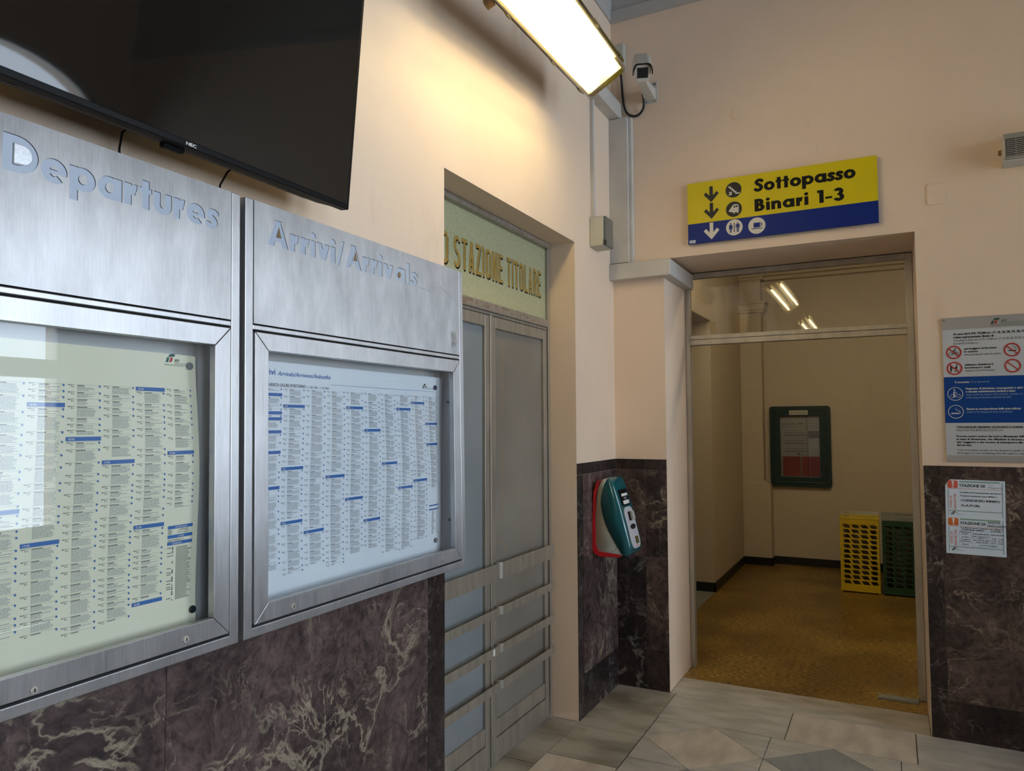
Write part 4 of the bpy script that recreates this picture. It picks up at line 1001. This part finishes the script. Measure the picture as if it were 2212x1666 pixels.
# ================================================================== WALL SPEAKER AT THE RIGHT EDGE
sp_ = thing('wall_speaker', 'grey louvred wall speaker at the right edge, above the notices', 'speaker', (.535, YE, 2.875))
mb = MB(); mb.prism(Fr((0, 0, 0), (0, -1, 0), (0, 0, 1)), [(0, 0), (.075, .012), (.085, .03), (.085, .135), (.078, .15), (0, .155)], -.34, 0); obj('body', mb, M['cctv'], sp_, .004)
fw_ = Fr((0, -.0855, 0), (1, 0, 0), (0, 0, 1))
mb = MB()
for k in range(9): mb.fbox(fw_, .012, .034 + k * .0095, 0, .33, .039 + k * .0095, .004)
for u in (.05, .095, .14, .185, .23, .275): mb.fbox(fw_, u, .032, .001, u + .003, .118, .0045)
mb.fbox(fw_, .004, .12, -.002, .336, .146, .003); mb.fbox(fw_, .004, .018, -.006, .336, .032, .003)
obj('louvres', mb, mat('dull_grey', (.30, .29, .25), .45, .3), sp_)
mb = MB(); mb.fbox(fw_, .01, .03, -.001, .332, .12, .0005); obj('dark_backing', mb, M['blackm'], sp_)
mb = MB(); mb.box((-.012, -.02, .07), (.0, 0, .09)); obj('fixing_lug', mb, M['rust'], sp_)

# ================================================================== TICKET VALIDATOR
tk = thing('ticket_validator', 'teal and white ticket validator with red backplate on the corner marble', 'ticket validator', (XL + T_, 3.94, .845))
def poly_s(pts, n=4):
    P = [Vector(p) for p in pts]; Q = []; k = len(P)
    for i in range(k):
        p0, p1, p2, p3 = P[(i - 1) % k], P[i], P[(i + 1) % k], P[(i + 2) % k]
        for j in range(n):
            t = j / n; q = 0.5 * ((2 * p1) + (p2 - p0) * t + (2 * p0 - 5 * p1 + 4 * p2 - p3) * t * t + (3 * p1 - p0 - 3 * p2 + p3) * t ** 3); Q.append((q.x, q.y))
    return Q
def yprism(mb, prof, y0, y1, inset=.0):
    """profile in x,z; rounded towards both sides"""
    fr = Fr((0, 0, 0), (1, 0, 0), (0, 0, 1))                                 # N = -Y
    cx = sum(p[0] for p in prof) / len(prof); cz = sum(p[1] for p in prof) / len(prof)
    secs = [(-y0, 1 - inset), (-y0 - .010, 1 - inset * .25), (-y0 - .020, 1), (-y1 + .020, 1), (-y1 + .010, 1 - inset * .25), (-y1, 1 - inset)]
    k = len(mb.v); n = len(prof)
    for d, s in secs: mb.v += [tuple(fr(cx + (p[0] - cx) * s, cz + (p[1] - cz) * s, d)) for p in prof]
    for i in range(len(secs) - 1):
        for j in range(n): j2 = (j + 1) % n; mb.f.append([k + i * n + j, k + (i + 1) * n + j, k + (i + 1) * n + j2, k + i * n + j2]); mb.m.append(0)
    mb.f.append([k + j for j in range(n)]); mb.m.append(0); mb.f.append([k + (len(secs) - 1) * n + j for j in reversed(range(n))]); mb.m.append(0)
red = [(0, .035), (.012, .012), (.045, .0), (.16, .004), (.165, .02), (.04, .03), (.022, .06), (.018, .20), (.022, .34), (.045, .425), (.03, .425), (.008, .36), (0, .2)]
mb = MB(); yprism(mb, red, -.003, .203); obj('backplate', mb, M['red'], tk, .002)
wht = [(.020, .05), (.034, .026), (.165, .012), (.175, .10), (.150, .25), (.10, .400), (.080, .436), (.055, .428), (.030, .36), (.018, .20)]
mb = MB(); yprism(mb, poly_s(wht), .0, .20, .03); obj('body', mb, M['offwhite'], tk, 0, True)
tl = [(.185, .010), (.212, .018), (.226, .050), (.202, .165), (.169, .285), (.137, .385), (.115, .436), (.098, .444), (.072, .415), (.052, .345), (.052, .275), (.075, .19), (.115, .11), (.155, .045)]
mb = MB(); yprism(mb, poly_s(tl), -.004, .204, .05); obj('front_shell', mb, M['teal'], tk, 0, True)
# sloping face: local frame along the front of the shell
pa, pb = Vector((.232, 0, .050)), Vector((.146, 0, .388))
vv = (pb - pa).normalized(); fk = Fr((pa.x, 0, pa.z), (0, 1, 0), tuple(vv))
if fk.N.x < 0: fk.N = -fk.N
L3 = (pb - pa).length
mb = MB(); mb.prism(fk, rrect(.030, .0, .178, .235, .045, 6), -.012, .0015); fp = obj('face_plate', mb, M['label'], tk, .001)
mb = MB(); mb.fbox(fk, .080, .155, .001, .124, .207, .0022); obj('card_slot', mb, M['black'], fp)
mb = MB(); mb.fbox(fk, .116, .158, .001, .150, .204, .017); obj('reader_block', mb, M['offwhite'], fp, .002)
mb = MB(); mb.prism(fk, circ(.112, .120, .044, .015, 26), .001, .004); obj('ticket_slot', mb, M['blackm'], fp, .001)
mb = MB(); mb.fbox(fk, .100, .022, .001, .152, .063, .003); obj('lock_plate', mb, mat('brass', (.20, .16, .06), .35, .6), fp, .001)
mb = MB(); mb.fbox(fk, .074, .03, .001, .084, .046, .0022); mb.fbox(fk, .085, .009, .001, .135, .013, .0022, 1)
for k in range(3): mb.fbox(fk, .10, .094 - k * .006, .001, .145, .0955 - k * .006, .002)
obj('printed_mark', mb, [M['ltblue'], M['salmon']], fp)
mb = MB(); mb.prism(fk, rrect(.035, .243, .165, .338, .012, 4), -.014, .001); dp = obj('display', mb, M['black'], tk, .001)
mb = MB(); mb.fbox(fk, .05, .298, .0008, .150, .313, .002); mb.fbox(fk, .055, .252, .0008, .152, .273, .002); obj('white_label', mb, M['bright'], dp)
mb = MB(); mb.fbox(fk, .080, .280, .0008, .125, .292, .0018); obj('symbol', mb, M['greyink'], dp)
mb = MB(); mb.poly([Vector((.10 + .05 * math.cos(R(a)), -.0002, .075 + .045 * math.sin(R(a)))) for a in range(-75, 66, 14)] + [Vector((.10 + .0475 * math.cos(R(a)), -.0002, .075 + .0425 * math.sin(R(a)))) for a in range(65, -76, -14)]); obj('moulded_line', mb, M['greyink'], tk)

# ================================================================== NOTICES ON THE END WALL
rn = thing('regulations_notice', 'large printed notice of station rules with red prohibition signs and blue band', 'notice', (0, YE - .002, 0))
frq = Fr((0, 0, 0), (1, 0, 0), (0, 0, 1))
A0, A1 = .251, .775
mb = MB()
for v0, v1, mi in ((1.398, 1.430, 1), (1.430, 1.594, 0), (1.594, 1.829, 2), (1.829, 2.072, 0), (2.072, 2.134, 1)): mb.fbox(frq, A0, v0, 0, A1, v1, .003, mi)
obj('board', mb, [M['not_w'], M['not_s'], M['not_b']], rn)
bk, wt, lb, gr = MB(), MB(), MB(), MB(); D_ = .0036
tx = lambda m_, s, c, u, v, b=0.0, w=None: text(m_, frq, s, c, u, v, D_, b, 0, w)
tx(bk, 'Ai sensi del D.P.R. 753/80 art. 17, 18, 20, 28, 29, 30, 31', .0105, .300, 2.043, .03, .30)
tx(bk, 'è fatto espressamente divieto di:', .0105, .300, 2.027, .03, .175); tx(gr, 'According to italian law, D.P.R. 753/80 art. 17, 18, 20, 28, 29, 30, 31', .010, .300, 2.011, 0, .30); tx(gr, 'it is strictly forbidden to:', .010, .300, 1.995, 0, .108)
for (v, ls) in ((1.955, (('parcheggiare le biciclette', .138), ('in stazione', .058), ('park your bicycle inside the station', .155))), (1.873, (('utilizzare skateboard,', .122), ('hoverboard o simili', .108), ('skateboard and hoverboard', .127)))):
    for (l, w_), dv, m_, b_ in zip(ls, (.012, -.003, -.018), (bk, bk, gr), (.03, .03, 0)): tx(m_, l, .0095, .346, v + dv, b_, w_)
for l, w_, v, m_ in (('fumare in stazione', .10, 1.963, bk), ('smoke in the station', .095, 1.948, gr), ('sporcare o', .055, 1.887, bk), ('gettare rifiuti', .075, 1.872, bk), ('litter', .025, 1.857, gr)): tx(m_, l, .0095, .597, v, .03 if m_ is bk else 0, w_)
def prohibit(cu, cv, r, sym):
    m_ = MB(); flat(m_, frq, ring(cu, cv, r, r, r * .2) + stroke([(cu - r * .68, cv + r * .62), (cu + r * .68, cv - r * .62)], r * .15, False), D_ + .0006); o = obj('prohibition_sign', m_, M['redp'], rn)
    if sym: m_ = MB(); flat(m_, frq, [[(cu + a * r, cv + b * r) for a, b in p] for p in sym], D_); obj('symbol', m_, M['ink'], o)
bike = ring(-.38, -.22, .26, .26, .05) + ring(.38, -.22, .26, .26, .05) + stroke([(-.38, -.2), (-.05, -.2), (.1, .1), (.38, -.2)], .06, False) + stroke([(-.15, .12), (.12, .34)], .16, False) + stroke([(-.1, .1), (.05, -.2)], .12, False) + stroke([(.12, .3), (.3, .12)], .07, False) + [circ(.2, .5, .1, None, 12)]
skate = stroke([(-.45, -.4), (-.45, .3)], .18, False) + [circ(-.45, .45, .1, None, 12)] + stroke([(.2, -.05), (.28, .35)], .18, False) + [circ(.32, .52, .1, None, 12)] + stroke([(.2, -.05), (.05, -.4)], .1, False) + stroke([(.2, -.05), (.45, -.4)], .1, False) + stroke([(-.4, .15), (-.15, -.1), (.2, .2)], .06, False) + [rect(-.6, -.5, -.3, -.44), rect(-.1, -.5, .6, -.44)]
smoke = [rect(-.5, -.18, .5, -.06)] + stroke([(.0, .38), (.05, .5), (.2, .48), (.25, .3), (.45, .28), (.52, .05)], .05)
prohibit(.299, 1.955, .0345, bike); prohibit(.300, 1.873, .0345, skate); prohibit(.5475, 1.957, .0345, smoke); prohibit(.5475, 1.877, .0345, None)
wt, lb = MB(), MB(); tx(wt, 'È consentito', .010, .300, 1.797, .02, .062); tx(lb, '\\ It is allowed to:', .0095, .366, 1.797, 0, .082); obj('white_lettering', wt, M['white'], rn); obj('pale_blue_lettering', lb, M['ltblue'], rn)
wt, lb = MB(), MB(); tx(wt, "l'ingresso di biciclette, monopattini o altri veicoli elettrici", .0098, .346, 1.763, .03, 0.328); tx(wt, 'o manuale esclusivamente condotti a mano', .0098, .346, 1.748, .03, 0.208); tx(lb, 'enter inside the station with a bicycle, scooter, or other vehicle', .0094, .346, 1.733, 0, 0.304); tx(lb, 'while being conducted exclusively by hand', .0094, .346, 1.718, 0, 0.189); obj('white_lettering', wt, M['white'], rn); obj('pale_blue_lettering', lb, M['ltblue'], rn)
wt, lb = MB(), MB(); tx(wt, 'fumare in corrispondenza delle aree indicate', .0098, .346, 1.660, .03, 0.229); tx(lb, 'smoke in the designated areas on platforms', .0094, .346, 1.645, 0, 0.193); obj('white_lettering', wt, M['white'], rn); obj('pale_blue_lettering', lb, M['ltblue'], rn)
m_ = MB(); flat(m_, frq, ring(.299, 1.742, .0345, .0345, .0028) + [[(.299 + a * .0345, 1.742 + b * .0345) for a, b in p] for p in ring(-.36, -.28, .26, .26, .05) + ring(.4, -.28, .26, .26, .05) + stroke([(-.1, .4), (-.16, .05), (-.2, -.55)], .16, False) + stroke([(-.12, .05), (.05, -.5)], .1, False) + [circ(-.1, .6, .11, None, 12)] + stroke([(-.05, .3), (.25, .05)], .07, False)], D_); obj('permission_sign', m_, M['white'], rn)
m_ = MB(); flat(m_, frq, ring(.299, 1.651, .0345, .0345, .0028) + [[(.299 + a * .0345, 1.651 + b * .0345) for a, b in p] for p in [rect(-.6, -.32, .4, -.16), rect(.44, -.32, .49, -.16), rect(.53, -.32, .58, -.16)] + stroke([(.02, .35), (.0, .5), (.1, .55)], .05) + stroke([(.02, .35), (.15, .2), (.35, .22), (.4, .05), (.55, 0), (.58, -.12)], .06)], D_); obj('permission_sign', m_, M['white'], rn)
tx(bk, 'I TRASGRESSORI SARANNO SANZIONATI A NORMA DI LEGGE', .0105, .299, 1.567, .02, .335); tx(gr, 'VIOLATORS WILL BE PROSECUTED BY LAW', .0098, .299, 1.552, 0, .20)
for i, l in enumerate(('Possono essere escluse dai treni o allontanate dalle stazioni le persone', 'in stato di ubriachezza, che offendono la decenza o danno scandalo agli', 'altri viaggiatori e che ricusino di ottemperare alle disposizioni', 'del servizio.')): tx(bk, l, .0095, .299, 1.522 - i * .0150, .03)
for i, l in enumerate(('Train and station access can be denied for public drunkenness to', "passengers or not complying with the station's staff.")): tx(gr, l, .0094, .299, 1.452 - i * .0145)
obj('black_lettering', bk, M['ink'], rn); obj('grey_lettering', gr, M['darkgrey'], rn)
lg, rd = MB(), MB(); fs_logo(lg, rd, lambda u, v, d=0: frq(u, v, d + .003), .463, 2.090, .030)
text(lg, frq, 'RFI', .0125, .506, 2.098, D_, .0, .3); lg.fbox(frq, .503, 2.094, .003, A1 - .05, 2.0955, .0036); lg.fbox(frq, .458, 2.083, .003, A1 - .05, 2.0845, .0036)
obj('logo', lg, mat('logo_dark_green', (.015, .07, .045), .5), rn); obj('logo_red', rd, M['redp'], rn)
mb = MB(); mb.disc(frq, .259, 2.121, .0048, .003, .0065, 14); obj('screw', mb, M['greyink'], rn)

ln = thing('laminated_notice', 'laminated cleaning notice with two orange exclamation marks on the marble', 'notice', (.366, YE - T_ - .0008, 1.118), (0, R(.8), 0))
NW, NH = .128, .187
mb = MB(); pl = rrect(-NW, -NH, NW, NH, .006); pl = [p for p in pl if not (p[0] < -NW + .02 and p[1] > NH - .02)]
mb.prism(frq, [(-NW, -NH), (NW, -NH), (NW, NH), (-NW + .022, NH), (-NW + .006, NH - .018), (-NW + .004, NH - .026), (-NW, NH - .030)], 0, .0012); obj('sheet', mb, M['lam'], ln, .0004)
ink_, tp_, gp_, sm_, hw_ = MB(), MB(), MB(), MB(), MB()
D_ = .0017
def half(v0, v1, mtop, second):
    u0, u1 = -NW + .012, NW - .010
    fb_ = lambda m_, a, b, c, d: m_.fbox(frq, a, b, .0012, c, d, D_)
    fb_(mtop, u0 + .05, v1 - .009, u1 - .012, v1 - .002)
    fb_(tp_, u0, v0 + .004, u0 + .0025, v1 - .045); fb_(tp_, u1 - .003, v0 + .004, u1, v1 - .006); fb_(tp_, u0 + .004, v0 + .024, u1 - .004, v0 + .028)
    fb_(sm_, u0 + .002, v1 - .042, u1, v1 - .0405)
    m_ = MB(); m_.prism(frq, rrect(u0 - .002, v1 - .039, u0 + .043, v1 - .001, .007, 4), .0012, D_); ob_ = obj('warning_square', m_, M['orange'] if second else M['salmon'], ln)
    wh_ = MB(); wh_.prism(frq, [(u0 + .019, v1 - .029), (u0 + .024, v1 - .029), (u0 + .027, v1 - .003), (u0 + .016, v1 - .003)], D_, D_ + .0004); wh_.fbox(frq, u0 + .017, v1 - .037, D_, u0 + .026, v1 - .033, D_ + .0004); obj('exclamation_mark', wh_, M['bright'], ob_)
    text(ink_, frq, 'STAZIONE DI', .0135, u0 + .051, v1 - .031, D_, .02, width=.107)
    # rotated side words
    fr2 = Fr((u0 + .017, 0, v0 + .035), (0, 0, 1), (-1, 0, 0))
    text(sm_, fr2, 'AVVISO AI', .010, .006, 0, D_, .01, width=.058); fr3 = Fr((u0 + .035, 0, v0 + .030), (0, 0, 1), (-1, 0, 0)); text(sm_, fr3, 'VIAGGIATORI', .010, 0, 0, D_, .01, width=.080)
    fs_logo(ink_, ink_, lambda a, b, d=0: frq(a, b, D_), u0 + .012, v0 + .006, .016); text(ink_, frq, 'RFI', .005, u0 + .034, v0 + .012, D_); fb_(tp_, u0 + .034, v0 + .007, u0 + .066, v0 + .0085)
    return u0, u1
u0, u1 = half(.004, NH - .004, tp_, False); v1 = NH - .004
text(hw_, frq, 'Santa', .006, u0 + .175, v1 - .021, D_, 0, .2); text(hw_, frq, 'Margherita', .006, u0 + .172, v1 - .034, D_, 0, .2, width=.064)
text(ink_, frq, 'La pulizia ed il mantenimento del decoro', .0065, u0 + .053, v1 - .062, D_, .03, width=.176); text(ink_, frq, 'di questo ambiente sono affidati a:', .0065, u0 + .053, v1 - .079, D_, .03, width=.158)
text(ink_, frq, '-CONSORZIO IMPERO', .0105, u0 + .053, v1 - .104, D_, .035, width=.168); text(ink_, frq, '-G.A.M SRL', .0105, u0 + .053, v1 - .130, D_, .035, width=.086)
u0, u1 = half(-NH + .010, -.006, gp_, True); v1 = -.006
text(ink_, frq, 'SANTA', .010, u0 + .168, v1 - .020, D_, .01, .1, width=.052); text(ink_, frq, 'MARGHERITA', .010, u0 + .166, v1 - .037, D_, .01, .1, width=.090)
text(ink_, frq, 'La pulizia di questo ambiente sono affidate a:', .0058, u0 + .052, v1 - .050, D_, .03, width=.180); text(ink_, frq, '-CONSORZIO IMPERO', .007, u0 + .053, v1 - .061, D_, .03, width=.10); text(ink_, frq, '-G.A.M SRL', .007, u0 + .178, v1 - .061, D_, .03, width=.046)
gt = MB()
for v in (-.066, -.084, -.1, -.122, -.137): gt.fbox(frq, u0 + .045, v1 + v, .0012, u1 - .006, v1 + v + .0008, D_)
for u in (.045, .10, .176): gt.fbox(frq, u0 + u, v1 - .137, .0012, u0 + u + .0008, v1 - .066, D_)
for s, u, v, w in (('OPERAZIONE DI', .048, -.072, .048), ('PULIZIA', .058, -.080, .026), ('GIORNI DI EFFETTUAZIONE', .104, -.078, .068), ('ORARIO DI ESECUZIONE', .180, -.078, .056), ('Giornaliera', .056, -.096, .030), ('Passaggi di', .054, -.108, .036), ('mantenimento', .050, -.117, .046), ('Bimestrali', .058, -.132, .027)): text(ink_, frq, s, .0048, u0 + u, v1 + v, D_, .02, width=w)
for s, u, v, w in (('DAL LUN ALLA', .103, -.092, .066), ('DOM', .126, -.0995, .02), ('DAL LUN AL VEN', .106, -.110, .066), ('SAB e DOM', .118, -.1195, .05), ('7.40 - 9.48', .184, -.0975, .050), ('11.30 - 16.16', .180, -.109, .050), ('18.10 - 19.56', .180, -.119, .050), ('TUTTI I MESI', .130, -.134, .075)): text(ink_, frq, s, .0062, u0 + u, v1 + v, D_, .01, .15, width=w)
obj('black_lettering', ink_, M['darkgrey'], ln); obj('teal_border', tp_, M['tealp'], ln); obj('green_bar', gp_, M['greenp'], ln); obj('red_lettering', sm_, M['salmon'], ln); obj('handwriting', hw_, M['greyink'], ln); obj('table_lines', gt, M['ltblue'], ln)

# ================================================================== PASSAGE: NOTICE CASE AND BINS
nc = thing('notice_case', 'dark green framed notice case on the passage back wall', 'notice case', (-1.228, YK, .878))
fq = Fr((0, 0, 0), (1, 0, 0), (0, 0, 1)); CW, CH = .640, .905
vo, tri = cdt([[rrect(0, 0, CW, CH, .03)], [rect(.108, .108, CW - .112, CH - .110)]])
mb = MB(); slab(mb, fq, vo, [t for t, g in tri if g == {0}], .055, 0); obj('frame', mb, M['dkgreen'], nc, .012, seg=3)
vo, tri = cdt([[rrect(.04, .04, CW - .04, CH - .04, .02)], [rrect(.055, .055, CW - .055, CH - .055, .016)]])
mb = MB(); slab(mb, fq, vo, [t for t, g in tri if g == {0}], .064, .05); obj('moulding', mb, M['dkgreen'], nc, .003)
mb = MB(); mb.fbox(fq, .10, .10, .002, CW - .10, CH - .10, .010); obj('back_panel', mb, mat('case_lining', (.30, .31, .30), .6), nc)
mb = MB(); mb.poly([fq(.106, .106, .045), fq(CW - .11, .106, .045), fq(CW - .11, CH - .108, .045), fq(.106, CH - .108, .045)]); obj('glass_pane', mb, M['glass'], nc)
mb = MB(); mb.fbox(fq, .215, CH - .098, .055, .410, CH - .048, .0665); pl_ = obj('name_plate', mb, M['whiteb'], nc, .001)
mb = MB(); fs_logo(mb, mb, lambda u, v, d=0: fq(u, v, .0672), .226, CH - .086, .024); mb.fbox(fq, .262, CH - .078, .0665, .395, CH - .070, .0672); obj('print', mb, M['greyink'], pl_)
def sheet(u0, v0, u1, v1, m_, label, lines, name='paper_sheet', d=.012):
    mb = MB(); mb.fbox(fq, u0, v0, d, u1, v1, d + .0008); o = obj(name, mb, m_); o.location = nc.location; tag(o, label, 'paper sheet', 'papers in the green notice case')
    mb = MB(); g = random.Random(int(u0 * 1000))
    for a, b, c, dd in lines: mb.fbox(fq, a, b, d + .0008, c, dd, d + .0014)
    obj('print', mb, M['greyink'] if m_ is not M['redsheet'] else M['darkred'], o); return o
M['redsheet'] = mat('red_sheet', (.30, .035, .035), .55); M['darkred'] = mat('dark_red_print', (.16, .012, .014), .55); M['sheet'] = mat('grey_sheet', (.40, .41, .40), .55)
sheet(.112, .335, .385, CH - .115, M['sheet'], 'white printed sheet at the upper left of the green case', [(.125, .70, .27, .708), (.30, .70, .355, .714), (.125, .675, .28, .680)] + [(.155, .63 - k * .030, .375, .633 - k * .030 + .004 * (k % 3)) for k in range(10)] + [(.285, .35, .31, .38), (.315, .352, .38, .356)])
sheet(.398, .335, CW - .118, CH - .115, M['sheet'], 'white printed sheet with a photograph at the upper right of the green case', [(.405, .545, CW - .12, .625)] + [(.405, .76 - k * .026, .51, .764 - k * .026) for k in range(5)], d=.013)
for u, l in ((.132, 'red printed sheet at the lower left of the green case'), (.330, 'red printed sheet at the lower right of the green case')):
    sheet(u, .118, u + .187, .338, M['redsheet'], l, [(u + .012, .315 - k * .024, u + .175, .319 - k * .024 + .002 * (k % 2)) for k in range(7)], 'red_sheet', .015)

def bin_(name, x0, y0, label, mf, mt, dx=.332, dy=.29, H=.70, mesh_m=None):
    b = thing(name, label, 'bin', (x0, y0, 0), group='mesh recycling bins')
    f0 = Fr((0, 0, 0), (1, 0, 0), (0, 0, 1))
    holes = []; rows, colsN = 12, 4; hx0, hx1, hz0, hz1 = .008, dx - .012, .075, H - .055
    ph = (hz1 - hz0) / rows; pw = (hx1 - hx0) / colsN
    for r_ in range(rows):
        for c in range(colsN):
            a = hx0 + c * pw + .008; z = hz0 + r_ * ph + .006; w_, h_ = pw * .72, ph * .70; sh = .022
            p = [(a + sh, z), (a + sh + w_, z), (a + w_, z + h_), (a, z + h_)]
            holes.append([(min(q_[0], dx - .008), q_[1]) for q_ in p])
    vo, tri = cdt([[rect(0, .02, dx, H - .012)], holes])
    mb = MB(); slab(mb, f0, vo, [t for t, g in tri if g == {0}], 0, -.003); obj('mesh_panel', mb, mf, b)
    mb = MB(); slab(mb, Fr((0, dy - .003, 0), (1, 0, 0), (0, 0, 1)), vo, [t for t, g in tri if g == {0}], 0, -.003); obj('mesh_panel', mb, mf, b)
    mb = MB()
    for xx in (0, dx - .014):
        for yy_ in (0.0035, dy - .0175): mb.box((xx, yy_, 0), (xx + .014, yy_ + .014, H - .012))
    for xx in (0, dx - .003):
        for z in (.03, .35, .655): mb.box((xx, .018, z), (xx + .003, dy - .018, z + .02))
    obj('post', mb, mf, b)
    mb = MB(); mb.box((-.003, -.003, .012), (dx + .003, dy + .003, .024)); obj('base', mb, mf, b, .002)
    vo, tri = cdt([[rect(-.004, -.004, dx + .004, dy + .004)], [rect(.12, .055, dx - .03, .155)]])
    mb = MB(); slab(mb, Fr((0, 0, 0), (1, 0, 0), (0, 1, 0)), vo, [t for t, g in tri if g == {0}], H, H - .014); pass
    obj('lid', mb, mt, b, .002)
    mb = MB(); mb.box((.03, .07, H), (.075, .15, H + .001)); obj('lid_label', mb, M['sticker'], b)
    mb = MB(); cx, cy = dx / 2, dy / 2; g = random.Random(int(x0 * 100))
    for k in range(6):
        z = .03 + k * .112; 
        for i in range(16):
            t = 2 * math.pi * i / 16; r_ = g.uniform(.88, 1.0); mb.v.append((cx + (dx / 2 - .022) * r_ * max(-1, min(1, 1.25 * math.cos(t))), cy + (dy / 2 - .022) * r_ * max(-1, min(1, 1.25 * math.sin(t))), z))
    for k in range(5):
        for i in range(16): i2 = (i + 1) % 16; mb.f.append([k * 16 + i, k * 16 + i2, (k + 1) * 16 + i2, (k + 1) * 16 + i]); mb.m.append(0)
    obj('bag', mb, M['bag'], b, 0, True)
    return b
M['sticker'] = mottled('lid_sticker', (.18, .17, .10), (.34, .32, .2), 60, .5)
bin_('recycling_bin', -.455, 7.65, 'yellow mesh recycling bin in front of the passage back wall', M['yellow'], M['yellow'])
bin_('recycling_bin', -.465, 7.956, 'pale-lidded mesh bin directly behind the yellow bin', M['whiteb'], M['whiteb'])
bin_('recycling_bin', -.098, 7.65, 'dark green mesh recycling bin right of the yellow bin', M['green'], M['greyb'])
bin_('recycling_bin', -.098, 7.956, 'grey-lidded mesh bin directly behind the green bin', M['greyb'], M['greyb'])

bpy.data.objects.remove(_to, do_unlink=True)
